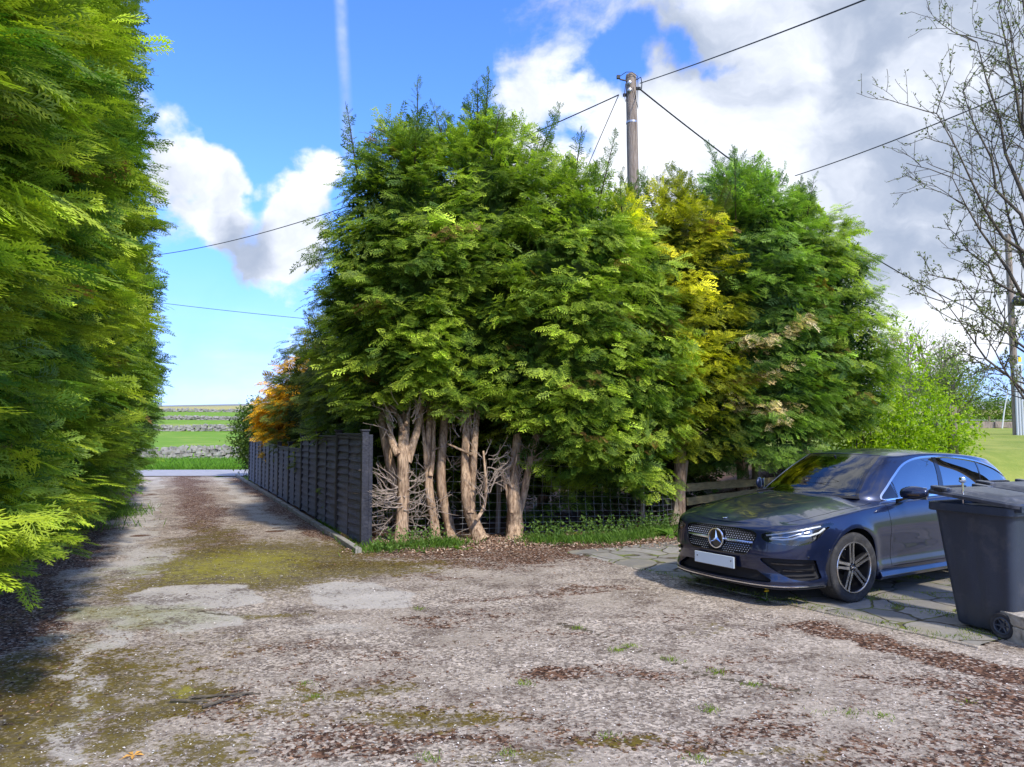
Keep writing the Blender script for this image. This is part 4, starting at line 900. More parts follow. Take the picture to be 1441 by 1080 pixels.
# fallen orange leaf, near the camera, and twigs on the tarmac
mb = MB()
for k in range(5):
    a = k/5*6.28; d = np.array([math.cos(a), math.sin(a), 0]); s = np.array([-d[1], d[0], 0]); mb.add([(0, 0, .004), d*.03+s*.011+[0, 0, .012], d*.055+[0, 0, .004], d*.03-s*.011+[0, 0, .012]], [(0, 1, 2, 3)])
mb.tube([(0, 0, .004), (-.03, -.03, .006), (-.05, -.05, .002)], .0012, 4)
o = mb.build('fallen_leaf', mat('orange_leaf', (.62, .33, .07), .7)); o.location = (*gpt(188, 1070), .02); tag(o, 'orange fallen leaf on the tarmac at the lower left', 'leaf')
for k, (px, py, a, L) in enumerate(((265, 990, .3, .42), (285, 1003, .9, .34), (240, 993, -.1, .25))):
    mb = MB(); pts = limb(mb, (0, 0, .012), (math.cos(a), math.sin(a), 0), L, .009, 6, .12, 6, r1=.004)
    for j in (2, 4): limb(mb, pts[j], (math.cos(a+.8), math.sin(a+.8), .05), L*.3, .004, 3, .15, 4)
    o = mb.build('fallen_twig', M_BRANCH); o.location = (*gpt(px, py), .02); tag(o, ['longest dark twig lying on the mossy patch', 'forked dark twig lying nearest on the mossy patch', 'short dark twig at the left of the mossy patch'][k], 'twig', 'twigs on the mossy patch')
# ================================================================ FENCES, WALLS, POLES
FP = [(-2.13-.75*k, 11.15+1.67*k) for k in range(10)]
ptop = [1.66, 1.66, 1.64, 1.60, 1.40, 1.38, 1.38, 1.40, 1.42, 1.45]       # post tops
paneltop = [1.60, 1.56, 1.53, 1.27, 1.27, 1.29, 1.31, 1.34, 1.36]
fang = math.atan2(1.67, -.75); fd = np.array([-.75, 1.67])/math.hypot(.75, 1.67)
e = empty('panel_fence', (*FP[0], 0), 0, 'near black waney lap panel fence along the right of the lane', 'fence')
o0 = np.array([*FP[0], 0.0])
for k, (x, y) in enumerate(FP):
    mb = MB(); w = .10; mb.box((0, 0, ptop[k]/2-.05), (w, w, ptop[k]+.1), fang); mb.box((0, 0, ptop[k]+.012), (w*1.3, w*1.3, .024), fang)
    if k == 0: mb.box((.082*math.cos(fang-1.57)*1, .082*math.sin(fang-1.57), ptop[k]/2-.07), (.07, .06, ptop[k]+.04), fang)
    o = mb.build('post', M_FENCEP, e, bevel=.006); o.location = (x-o0[0], y-o0[1], 0)
nrm2 = np.array([-fd[1], fd[0]]);  nrm2 = nrm2 if nrm2[0] < 0 else -nrm2      # towards the drive
def fence_panel(k):
    A_, B_ = np.array(FP[k]), np.array(FP[k+1]); L = np.linalg.norm(B_-A_)-.10; c = (A_+B_)/2; mb = MB(); top = paneltop[k]; nb_ = int(round((top-.1)/.118)); hb = (top-.08)/nb_
    for i in range(nb_):      # wavy overlapping boards
        z0 = .07+i*hb; nseg = 20; ph = random.uniform(0, 6); amp = random.uniform(.006, .013); rings = []
        for j in range(nseg+1):
            u = -L/2+L*j/nseg; wz = amp*math.sin(u*random.choice([5.1])+ph)+.004*math.sin(u*13+ph); tilt = .026
            rings.append([(u, -.012-tilt, z0+wz-.022), (u, -.003-tilt, z0+wz-.022), (u, .008, z0+hb+.006), (u, -.001, z0+hb+.006)])
        mb.loft(rings)
    M = Matrix.Rotation(fang, 3, 'Z'); 
    def place(m_, name, mt, bevel=0):
        o = m_.build(name, mt, e, bevel=bevel); o.rotation_euler = (0, 0, fang); o.location = (c[0]-o0[0], c[1]-o0[1], 0); return o
    # local -y of the rotated frame: side facing the drive
    s = -1 if (np.array([math.sin(fang), -math.cos(fang)])@nrm2) > 0 else 1
    if s > 0:
        mb.v = [v*[1, -1, 1] for v in mb.v]; mb.f = [q[::-1] for q in mb.f]
    o = place(mb, 'panel', M_FENCE)
    fr = MB(); yy = .03*s
    fr.box((0, yy*.6, top+.012), (L, .052, .035)); 
    for u in (-L/2+.025, L/2-.025, 0.0): fr.box((u, yy, top/2+.03), (.036 if u == 0 else .045, .022, top-.085))
    fr.box((0, yy*.9, top-.035), (L-.1, .02, .04))
    f_ = fr.build('frame', M_FENCEP, o, bevel=.004)
    return o
for k in range(9): fence_panel(k)
# concrete edging along the fence foot
mb = MB()
for k in range(11):
    a = 10.55+k*1.67; L = 1.75; x = -2.13-.449*(a+L/2-11.15)-.17; mb.box((x, a+.75, .035), (L, .09, .10+random.uniform(-.01, .01)), fang+random.uniform(-.01, .01))
tag(mb.build('kerb_strip', M_CONC, bevel=.012), kind='structure')

# wire mesh fence from the end post to the leaning post
wa = np.array([[-2.05, 11.75], [-.2, 12.45], [1.3, 12.85], [2.5, 13.2], [2.95, 13.75]]); ztop = [1.28, 1.22, 1.02, .92, .90]
L_ = np.concatenate([[0], np.cumsum(np.linalg.norm(np.diff(wa, axis=0), axis=1))])
e = empty('wire_fence', (*wa[0], 0), 0, 'rusty square wire mesh fence running behind the trunks', 'fence'); o0 = np.array([*wa[0], 0.0]); mb = MB()
def wf(s, v):
    sag = .03*math.sin(s*2.1)*v; return np.array([np.interp(s, L_, wa[:, 0]), np.interp(s, L_, wa[:, 1])+.02*math.sin(s*5+v*3), .03+(np.interp(s, L_, ztop)-.03)*v+sag])-o0
for v in (0, .07, .14, .22, .31, .42, .54, .68, .83, 1.0): mb.tube([wf(s, v) for s in np.linspace(0, L_[-1], 70)], .0032 if v < 1 else .004, 4, wob=0)
for s in np.arange(0, L_[-1], .15): mb.tube([wf(s+.01*math.sin(v*9), v) for v in np.linspace(0, 1, 9)], .0026, 4)
mb.build('wire_mesh', M_WIRE, e)
for (px, py, Y, zt) in ((903, 735, 13.2, .98), (700, 745, 12.75, 1.1)):
    p = P(px, py, Y); m2 = MB(); m2.tube([(p[0], Y, -.1), (p[0]+.02, Y, .5), (p[0]+.01, Y, zt)], [.045, .042, .04], 8, wob=.05); o = m2.build('post', M_POLE, e); o.location = tuple(-o0)
# cut brush heaped behind the wire beside the fence end
e = empty('brushwood', (-1.75, 11.6, 0), 0, 'tangle of dead bleached twigs piled between the fence end and the first trunk', 'brushwood'); mb = MB()
for _ in range(105):
    p = np.array([rng.uniform(-.3, .75), rng.uniform(-.05, .45), rng.uniform(0, .75)]); d = rng.normal(0, 1, 3)*[1, .6, .8]; limb(mb, p, d, rng.uniform(.2, .6), .005, 6, .5, 4, wob=0, r1=.0015)
mb.build('twigs', M_TWIG, e)
# leaning end post and rail fence
e = empty('rail_fence', (*G(950, 738)[:2], 0), 0, 'weathered two rail fence with a leaning bleached post in front of the car', 'fence'); o0 = np.array(e.location)
mb = MB(); a, b_ = P(946, 745, 13.6), P(963, 648, 13.8); a[2] -= .1; q = np.array([a+(b_-a)*s for s in np.linspace(0, 1, 7)]); mb.tube(q-o0, np.linspace(.095, .08, 7), 12, wob=.05, flute=.1); mb.build('leaning_post', M_POST, e, smooth=True, angle=70)
for (pa, pb, h) in (((966, 686), (1130, 674), .13), ((966, 706), (1110, 688), .13)):
    a, b_ = P(*pa, 13.75), P(*pb, 14.4); rings = []
    for s in np.linspace(0, 1, 14):
        c = a+(b_-a)*s-o0; rings.append([c+[0, -.025, -h/2+rng.normal(0, .005)], c+[0, .025, -h/2], c+[0, .025, h/2], c+[0, -.025, h/2+rng.normal(0, .006)]])
    m2 = MB(); m2.loft(rings); m2.build('rail', M_RAIL, e)
for px in (1065, 1160):
    p = P(px, 700, 14.35); m2 = MB(); m2.tube([(p[0], p[1]+.07, .1), (p[0], p[1]+.07, 1.05)], .06, 9, wob=.04); o = m2.build('post', M_RAIL, e); o.location = tuple(-o0)
# grey square post in the shrubs
p = P(1341, 640, 16.2); g = float(terrain(p[0], 16.2)); mb = MB(); zt = P(1341, 572, 16.2)[2]-g
rings = [[(sx*.075+rng.normal(0, .004), sy*.075, z) for sx, sy in ((-1, -1), (1, -1), (1, 1), (-1, 1))] for z in np.linspace(-.3, zt, 12)]
mb.loft(rings); mb.box((-.02, -.085, zt*.42), (.16, .012, .07)); o = mb.build('square_post', M_POLE, bevel=.006); o.location = (p[0], 16.2, g); tag(o, 'square grey timber post standing in the lime shrubs', 'post')
# low wire boundary by the far hedge
e = empty('stock_fence', (P(1400, 600, 38.5)[0], 38.5, float(terrain(14, 38.5))), 0, 'thin wire fence below the clipped hedge beyond the lawn', 'fence'); mb = MB()
for z in (.35, .62): mb.tube([(-5, 0, z), (0, 0, z-.02), (5, 0, z)], .012, 4)
mb.build('wire', M_WIRE, e)
for x in (-4.5, -.3, 3.5):
    m2 = MB(); m2.tube([(x, 0, -.1), (x+.03, 0, .8)], .05, 8, wob=.04); m2.build('post', M_RAIL, e)
# white garden stake
p = P(1411, 632, 36.5); g = float(terrain(p[0], 36.5)); mb = MB(); top = P(1418, 552, 36.5)
mb.tube([(0, 0, -.1), ((top[0]-p[0])*.4, 0, (top[2]-g)*.45), (top[0]-p[0], 0, top[2]-g)], [.035, .03, .02], 8); o = mb.build('garden_stake', mat('white_paint', (.72, .72, .68), .5), smooth=True); o.location = (p[0], 36.5, g); tag(o, 'thin white stake in the lawn left of the far pole', 'stake')

# dry stone walls
def stone_wall(A_, B_, h, n, rows, w, lab, grp='dry stone walls across the fields'):
    A_, B_ = np.array(A_, float), np.array(B_, float); L = np.linalg.norm(B_-A_); d = (B_-A_)/L; mb = MB()
    x0, y0 = (A_+B_)/2; g0 = float(terrain(x0, y0))
    tops = 1+.18*np.interp(np.arange(n), np.arange(0, n+6, 6), rng.normal(0, 1, len(np.arange(0, n+6, 6))))
    for r in range(rows):
        for k in range(n):
            u = (k+.5+rng.uniform(-.3, .3))/n*L-L/2; x, y = x0+d[0]*u, y0+d[1]*u; g = float(terrain(x, y)); sz = np.array([L/n*rng.uniform(.75, 1.5), w*(1-.25*r/rows)*rng.uniform(.7, 1.1), h/rows*rng.uniform(.8, 1.35)])
            if r == rows-1: sz = sz*[.8, .9, 1.25]
            M = Euler((rng.normal(0, .12), rng.normal(0, .16+.15*(r == rows-1)), math.atan2(d[1], d[0])+rng.normal(0, .15))).to_matrix()
            v = np.array([[sx, sy, s_] for s_ in (-1, 1) for sy in (-1, 1) for sx in (-1, 1)])*sz/2*(1+rng.normal(0, .14, (8, 3))); v = v@np.array(M).T+[x-x0, y-y0, g-g0+h*(r+.5)/rows*tops[k]]
            mb.add(v, [(0, 2, 3, 1), (4, 5, 7, 6), (0, 1, 5, 4), (2, 6, 7, 3), (1, 3, 7, 5), (0, 4, 6, 2)])
    o = mb.build('dry_stone_wall', M_STONE); o.location = (x0, y0, g0); tag(o, lab, 'wall', grp); return o
stone_wall((-26, 40.5), (-11, 44.5), .66, 72, 4, .5, 'nearest dry stone wall of pale limestone, across the lane')
stone_wall((-60, 88), (-15, 92), .6, 90, 3, .8, 'second dry stone wall, at the top of the bright green field')
stone_wall((-80, 138), (-25, 142), .6, 80, 3, 1.0, 'third dry stone wall, on the slope below the straw coloured field')
stone_wall((-120, 196), (-40, 203), .6, 70, 2, 1.2, 'fourth and most distant dry stone wall, a thin grey line on the hill')

# utility poles and cables
def catenary(a, b_, sag, n=40):
    s = np.linspace(0, 1, n)[:, None]; return a+(b_-a)*s-np.array([0, 0, 1.])*sag*4*s*(1-s)
PX = P(893, 262, 15.8)[0]; PT = P(888, 108, 15.8)
e = empty('utility_pole', (PX, 15.8, 0), 0, 'tall weathered wooden utility pole rising behind the golden conifer', 'pole')
mb = MB(); q = np.array([[0, 0, -.2], [0, 0, 3], [-.02, 0, 6], [PT[0]-PX, 0, PT[2]-.05], [PT[0]-PX, 0, PT[2]+.02]]); s = np.linspace(0, 3, 22); q2 = np.stack([np.interp(s, range(4), q[:4, k]) for k in range(3)], -1)
q2 = np.vstack([q2, q[4:]]); mb.tube(q2, np.concatenate([np.linspace(.150, .112, 22), [.095]]), 16, wob=.02); mb.build('shaft', M_POLE, e, smooth=True, angle=60)
tz, tx = PT[2], PT[0]-PX
mb = MB(); mb.lathe([(.0, tz+.06), (.06, tz+.058), (.106, tz+.03), (.118, tz-.05), (.0, tz-.05)], 16, (tx, 0, 0)); mb.build('cap', M_POLE, e, smooth=True)
mb = MB()
mb.tube([(tx-.11, -.06, tz-.12), (tx-.24, -.08, tz-.10), (tx-.27, -.08, tz-.06)], .018, 6); mb.box((tx-.28, -.08, tz-.05), (.07, .06, .07)); mb.tube([(tx-.26, -.08, tz-.04), (tx-.12, -.12, tz+.04), (tx, -.14, tz+.03), (tx+.12, -.12, tz-.05), (tx+.13, -.1, tz-.3)], .008, 6)
mb.tube([(tx+.10, -.06, tz-.1), (tx+.19, -.1, tz-.06), (tx+.21, -.1, tz-.2), (tx+.2, -.1, tz-.32)], .011, 6); mb.box((tx+.14, -.04, tz-.28), (.1, .06, .05)); mb.box((tx-.14, -.04, tz-.42), (.08, .06, .05))
mb.tube([(tx-.13, -.1, tz-.2), (tx-.16, -.1, tz-.45), (tx-.14, -.12, tz-.6), (tx-.1, -.13, tz-.45)], .008, 6); mb.tube([(tx+.02, -.145, tz-.3), (tx+.12, -.12, tz-.75), (tx+.12, -.1, tz-.3)], .008, 6)
mb.build('brackets', M_BLACKP, e)
for dx, z in ((-.06, -.2), (-.06, -.36)):
    mb = MB(); mb.lathe([(.0, -.06), (.035, -.05), (.045, -.02), (.035, 0), (.045, .02), (.0, .05)], 10, axis='y'); o = mb.build('insulator', M_METAL, e, smooth=True); o.location = (tx+dx, -.13, tz+z)
mb = MB(); mb.lathe([(.115, -.02), (.121, -.02), (.121, .02), (.115, .02)], 16, (tx*.9, 0, tz-1.0)); mb.build('band', M_METAL, e)
# far pole with conduits
fx = P(1431, 612, 25.0)[0]; fg = float(terrain(fx, 25.0)); ft = P(1430, 330, 25.0)[2]
e2 = empty('utility_pole', (fx, 25, fg), 0, 'far wooden pole with pale grey conduits, at the right edge beyond the lawn', 'pole')
mb = MB(); mb.tube([(0, 0, -.2), (0, 0, 2), (-.02, 0, 4), (-.03, 0, ft-fg)], [.115, .11, .10, .09], 12, wob=.03); mb.build('shaft', M_POLE, e2, smooth=True, angle=60)
zc_ = P(1430, 515, 25)[2]-fg
for x in (-.09, .0, .09):
    m2 = MB(); m2.tube([(x, -.18, -.05), (x, -.18, zc_*(1 if x != .13 else .97))], .036, 10); m2.build('conduit', MATS.get('conduit_grey') or mat('conduit_grey', (.55, .58, .62), .5), e2, smooth=True)
m2 = MB(); m2.box((.02, -.18, zc_+.02), (.26, .05, .05)); m2.build('strap', MATS['white_paint'], e2)
m2 = MB(); m2.box((.06, -.2, P(1433, 507, 25)[2]-fg), (.10, .03, .16)); m2.build('warning_plate', M_YEL, e2)
# black canister hanging on the far pole
p = P(1440, 424, 24.7); e3 = empty('canister', (p[0], 24.7, p[2]), 0, 'black rounded canister fixed sideways on the far pole', 'canister'); mb = MB()
mb.lathe([(0, -.34), (.08, -.33), (.155, -.27), (.165, -.2), (.155, -.17), (.165, -.14), (.165, .4), (.15, .46), (0, .48)], 20, axis='x'); mb.build('body', mat('canister_black', (.018, .018, .022), .35), e3, smooth=True)
m2 = MB(); m2.box((.05, .18, 0), (.06, .25, .08)); m2.box((.05, .0, .17), (.05, .1, .05)); m2.build('bracket', M_METAL, e3)
def cable(a, b_, sag, r, lab):
    q = catenary(np.array(a, float), np.array(b_, float), sag); mb = MB(); c = q[0].copy(); mb.tube(q-c, r, 6); o = mb.build('cable', M_CABLE, smooth=True); o.location = tuple(c); tag(o, lab, 'cable', 'overhead cables'); return o
Lp, Rp = np.array([PX+tx-.27, 15.75, tz-.42]), np.array([PX+tx+.18, 15.75, tz-.22])
a = P(225, 333, 30); a2_ = Lp+(a-Lp)*1.35; cable(Lp, a2_, .95, .014, 'overhead cable running left from the tall pole top towards the left hedge')
a = P(1205, 0, 8); cable(Rp+[0, 0, .05], Rp+(a-Rp)*1.5, .06, .010, 'overhead cable climbing to the top edge right of the tall pole')
a = P(1430, 462, 24.9); cable(Rp+[0, 0, -.08], a, .55, .017, 'thick cable sagging from the tall pole down to the far pole')
cable(Lp, P(815, 262, 17.5), .0, .008, 'thin stay wire dropping steeply left from the tall pole')
A0, A1 = P(225, 424, 50), P(400, 443, 50); cable(A0-(A1-A0)*.6, A1+(A1-A0)*.8, .15, .016, 'lower distant cable crossing between the two hedges')
A0, A1 = P(1155, 233, 18), P(1320, 166, 14); cable(A0-(A1-A0)*.3, A1+(A1-A0)*1.0, .1, .012, 'cable rising from behind the hedge into the bare tree')
A0, A1 = P(1365, 483, 45), P(1430, 483, 45); cable(A0-(A1-A0)*.3, A1, .05, .012, 'faint distant cable left of the far pole')

# stone ledge in the lower right corner
e = empty('stone_ledge', (3.90, 5.82, 0), 0, 'rough stone slab on a stone block in the lower right corner', 'ledge')
def rough_block(sz, n=5, j=.006):
    mb = MB(); rings = []
    for i in range(n+1):
        x = sz[0]*i/n; rings.append([(x+rng.normal(0, j), yy+rng.normal(0, j), zz+rng.normal(0, j)) for yy, zz in ((0, 0), (sz[1], 0), (sz[1], sz[2]*.5), (sz[1], sz[2]), (0, sz[2]), (0, sz[2]*.5))])
    mb.loft(rings); return mb
mb = rough_block((1.1, .55, .085)); o = mb.build('slab', M_LEDGE, e, bevel=.008); o.location = (0.02, -.02, .145); o.rotation_euler = (0, 0, .1)
mb = rough_block((.10, .34, .15), 3); o = mb.build('block', M_LEDGE, e, bevel=.008); o.location = (.02, .0, -.01); o.rotation_euler = (0, 0, .1)
mb = rough_block((.12, .3, .15), 3); o = mb.build('block', M_LEDGE, e, bevel=.008); o.location = (.85, .1, -.01)

# wheelie bins
M_BIN = mat('bin_plastic', (.027, .038, .060), .42, noise=.15, nscale=3, bump=.12, bscale=90, spec=.5, dirt=((.10, .10, .11), 5, .35))
M_LID = mat('bin_lid_plastic', (.045, .052, .068), .30, noise=.2, nscale=4, bump=.08, bscale=90, spec=.6, dirt=((.20, .20, .21), 6, .5))
M_TYRE = mat('tyre_rubber', (.030, .030, .032), .8, noise=.2, nscale=20, bump=.3, bscale=60, dirt=((.12, .115, .10), 8, .5))
def wheelie_bin(loc, rz, lab, tilt):
    """local: +y front of the bin, -y the hinge and wheels"""
    e = empty('wheelie_bin', loc, rz, lab, 'wheelie bin', 'wheelie bins')
    mb = MB(); rings = []
    for z, w, d, cy, r in ((.03, .40, .44, .02, .05), (.05, .44, .48, .02, .06), (.30, .47, .53, .03, .06), (.62, .505, .60, .045, .06), (.90, .535, .655, .055, .06), (.975, .545, .67, .06, .06), (1.0, .55, .675, .06, .055)):
        pts = rrect(w, d, r, 5, 0, cy)
        # shallow vertical ribs pressed into the sides and front
        q = []
        dense = []
        for i in range(len(pts)):
            a, b_ = np.array(pts[i]), np.array(pts[(i+1) % len(pts)]); L = np.linalg.norm(b_-a); n = 15 if L > .2 else 1
            for j in range(n): dense.append(a+(b_-a)*j/n)
        for p in dense:
            x, y = p; dx = 0
            if abs(abs(x)-w/2) < .004:
                t_ = (y-cy)/(d/2); dx = -.010*math.exp(-((t_-.0)/.07)**2)-.008*math.exp(-((t_+.62)/.2)**2)-.006*math.exp(-((t_-.66)/.12)**2); x = x+math.copysign(1, x)*dx
            q.append((x, y, z))
        rings.append(q)
    mb.loft(rings); mb.build('body', M_BIN, e, smooth=True, angle=50)
    mb = MB(); o_ = rrect(.615, .75, .06, 5, 0, .06); i_ = rrect(.50, .62, .05, 5, 0, .06); n = len(o_)
    rings = [[(x, y, z) for x, y in pp] for pp, z in ((i_, 1.0), (rrect(.56, .69, .055, 5, 0, .06), .965), (rrect(.60, .735, .06, 5, 0, .06), .962), (o_, .97), (rrect(.61, .745, .06, 5, 0, .06), 1.03), (rrect(.58, .71, .06, 5, 0, .06), 1.036), (rrect(.55, .68, .06, 5, 0, .06), 1.03), (i_, 1.0))]
    mb.loft(rings, cap=False); mb.build('rim', M_BIN, e, smooth=True, angle=40)
    # hinge bar / handle
    mb = MB(); mb.tube([(-.26, -.35, 1.035), (.26, -.35, 1.035)], .016, 10)
    for x in (-.26, -.09, .09, .26): mb.box((x, -.325, 1.025), (.03, .075, .045))
    mb.build('handle', M_BIN, e, smooth=True, angle=40)
    # lid, hinged at the back and raised towards the front
    lid = MB(); rings = []
    for w, d, z, r in ((.60, .76, -.035, .05), (.625, .785, -.035, .055), (.625, .785, -.01, .055), (.60, .76, 0.004, .055), (.52, .60, .010, .06), (.47, .52, .026, .07), (.40, .44, .034, .07), (.30, .3, .036, .06)):
        rings.append([(x, y, z) for x, y in rrect(w, d, r, 5, 0, .38)])
    lid.loft(rings, cap=False); lid.add(rings[-1], [tuple(range(len(rings[-1])))]); lid.add(rings[0], [tuple(range(len(rings[0])))[::-1]])
    o = lid.build('lid', M_LID, e, smooth=True, angle=30); o.location = (0, -.345, 1.065); o.rotation_euler = (tilt, 0, 0)
    for gxp in (-.27, .27): h = MB(); h.box((gxp, .66, .02), (.075, .15, .03)); h.build('lid_grip', M_LID, o, bevel=.008)
    h = MB(); h.box((-.298, .655, .012), (.03, .085, .028)); h.box((.0, .745, .012), (.3, .045, .02)); h.build('grip_recess', M_BLACKP, o, bevel=.003)
    for sx in (-1, 1):
        wg = MB(); wg.lathe([(.055, -.022), (.092, -.026), (.1, -.018), (.1, .018), (.092, .026), (.055, .022), (.055, -.022)], 28, axis='x'); w_ = wg.build('wheel', M_TYRE, e, smooth=True, angle=35); w_.location = (sx*.235, -.16, .10)
        hb = MB(); hb.lathe([(.0, sx*.016), (.018, sx*.016), (.02, sx*.0), (.054, -sx*.01), (.0, -sx*.01)], 24, axis='x'); hb.lathe([(.068, sx*.0265), (.062, sx*.030), (.056, sx*.0265), (.054, sx*.005)], 28, axis='x')
        for k in range(6):
            a = k/6*6.28; hb.tube([(sx*.014, .015*math.cos(a), .015*math.sin(a)), (sx*.018, .056*math.cos(a), .056*math.sin(a))], .006, 6)
        hb.build('hub', mat('bin_hub', (.05, .06, .08), .35) if 'bin_hub' not in MATS else MATS['bin_hub'], w_, smooth=True, angle=40)
    ax = MB(); ax.tube([(-.24, -.16, .1), (.24, -.16, .1)], .012, 8); ax.build('axle', M_METAL, e)
    return e, o
bdir = np.array([-.42, .91]); brz = math.atan2(bdir[1], bdir[0])-math.pi/2
bxy = lambda cx, cy: (cx, cy, .022)
bin1, lid1 = wheelie_bin(bxy(4.03, 6.42), brz, 'near black wheelie bin with its lid propped ajar, beside the stone ledge', R_(5.5))
kb = MB(); kb.tube([(0, 0, -.02), (0, 0, .10)], .0085, 8); kb.lathe([(0, .14), (.018, .138), (.026, .125), (.024, .11), (.03, .105), (.022, .095), (.014, .09), (0, .088)], 14); kb.tube([(0, 0, -.09), (0, 0, .0)], .006, 6)
o = kb.build('lid_lock', M_CHROME, bin1, smooth=True, angle=40); o.location = (-.262, .12, 1.115)
bin2, lid2 = wheelie_bin(bxy(4.78, 7.02), brz-.05, 'second black wheelie bin, mostly hidden behind the near one', R_(6))
# ================================================================ THE CAR
# local frame: x forward (front axle at 0), y left, z up; front bumper x=.93, rear bumper -3.76
M_PAINT = mat('navy_paint', (.010, .018, .055), .30, metal=.45, spec=.5, coat=1.0, coatr=.025)
M_GLOSS = mat('gloss_black', (.008, .008, .010), .12, spec=.6, coat=.6)
M_MATT = mat('matt_black', (.010, .010, .012), .75)
M_TRIM = mat('bright_trim', (.80, .81, .83), .18, metal=1.0)
M_PLATE = mat('blank_plate', (.70, .80, .86), .35, spec=.4)
M_RIMD = mat('dark_rim', (.055, .055, .06), .35, metal=.7)
M_RIMB = mat('machined_alloy', (.72, .70, .68), .25, metal=.95)
M_SEAT = mat('seat_fabric', (.035, .035, .038), .8)
M_HOUS = mat('lamp_housing', (.035, .037, .042), .3, metal=.5)
M_LENS = mat('lamp_reflector', (.65, .68, .72), .10, metal=.95)
def glassmat(name, tint, alpha):
    m = bpy.data.materials.new(name); m.use_nodes = True; nt = m.node_tree; t = NT(nt); out = nt.nodes['Material Output']
    tr = t.n('ShaderNodeBsdfTransparent', ins={'Color': (*tint, 1)}); gl = t.n('ShaderNodeBsdfGlossy', ins={'Color': (1, 1, 1, 1), 'Roughness': .015})
    fr = t.n('ShaderNodeFresnel', ins={'IOR': 1.55}); f = t.m('MAXIMUM', t.m('MULTIPLY', fr.outputs[0], 1.5, clamp=True), alpha)
    ms = t.n('ShaderNodeMixShader', ins={0: f}); nt.links.new(tr.outputs[0], ms.inputs[1]); nt.links.new(gl.outputs[0], ms.inputs[2]); nt.links.new(ms.outputs[0], out.inputs[0]); MATS[name] = m; return m
M_WS = glassmat('windscreen_glass', (.45, .52, .52), .14); M_PRIV = glassmat('privacy_glass', (.06, .07, .09), .42); M_SIDE = glassmat('side_glass', (.30, .36, .40), .38); M_CLEAR = glassmat('lamp_cover', (.93, .95, .96), .06)

def herm(tk, Pk, tq):
    """smooth curve through knots; Pk (K,...)"""
    tk = np.asarray(tk, float); Pk = np.asarray(Pk, float); m = np.zeros_like(Pk); dt = np.diff(tk); sl = np.diff(Pk, axis=0)/dt.reshape((-1,)+(1,)*(Pk.ndim-1))
    w1, w2 = dt[1:], dt[:-1]; sh = (-1,)+(1,)*(Pk.ndim-1)
    m[1:-1] = (sl[:-1]*w1.reshape(sh)+sl[1:]*w2.reshape(sh))/(w1+w2).reshape(sh); m[0] = sl[0]; m[-1] = sl[-1]
    i = np.clip(np.searchsorted(tk, tq, side='right')-1, 0, len(tk)-2); h = dt[i]; u = (tq-tk[i])/h; h = h.reshape(sh); u = u.reshape(sh)
    return (2*u**3-3*u**2+1)*Pk[i]+(u**3-2*u**2+u)*h*m[i]+(-2*u**3+3*u**2)*Pk[i+1]+(u**3-u**2)*h*m[i+1]
MIR = np.array([1, -1, 1.])
def dense(Pg, ns, nv, mirror_s=True, mirror_v=True):
    """Pg (S,R,3) knot grid -> smooth dense grid; s ends lie on y=0, last row lies on y=0"""
    S = len(Pg)
    if mirror_s: Pg = np.concatenate([(Pg[1:2]*MIR), Pg, (Pg[-2:-1]*MIR)])
    cl = np.linalg.norm(np.diff(Pg, axis=0), axis=2).max(1)+1e-4; ts = np.concatenate([[0], np.cumsum(cl**.75)])
    a, b_ = (ts[1], ts[-2]) if mirror_s else (ts[0], ts[-1]); D1 = herm(ts, Pg, np.linspace(a, b_, ns))
    D1 = np.swapaxes(D1, 0, 1)
    if mirror_v: D1 = np.concatenate([D1, D1[-2:-1]*MIR])
    cl = np.linalg.norm(np.diff(D1, axis=0), axis=2).mean(1)+1e-4; tv = np.concatenate([[0], np.cumsum(cl**.8)])
    D2 = herm(tv, D1, np.linspace(0, tv[-2] if mirror_v else tv[-1], nv)); return np.swapaxes(D2, 0, 1)     # (ns,nv,3)
def grid_to_mesh(D, extra):
    ns, nv = D.shape[:2]; gs, gv = np.gradient(D, axis=0), np.gradient(D, axis=1); N = np.cross(gs, gv)
    N /= np.linalg.norm(N, axis=2, keepdims=True)+1e-12
    c = np.array([-1.4, 0, .5]); flip = ((N*(D-c)*[.3, 1, 1]).sum(2).mean() < 0)
    if flip: N = -N
    idx = np.arange(ns*nv).reshape(ns, nv); a, b_, c_, d = idx[:-1, :-1].ravel(), idx[1:, :-1].ravel(), idx[1:, 1:].ravel(), idx[:-1, 1:].ravel()
    T = np.concatenate([np.stack([a, b_, c_], 1), np.stack([a, c_, d], 1)])
    if flip: T = T[:, ::-1]
    return dict(P=D.reshape(-1, 3), N=N.reshape(-1, 3), T=T, A={k: v.reshape(-1) for k, v in extra.items()})
def compact(M):
    u, inv = np.unique(M['T'], return_inverse=True); return dict(P=M['P'][u], N=M['N'][u], T=inv.reshape(-1, 3), A={k: v[u] for k, v in M['A'].items()})
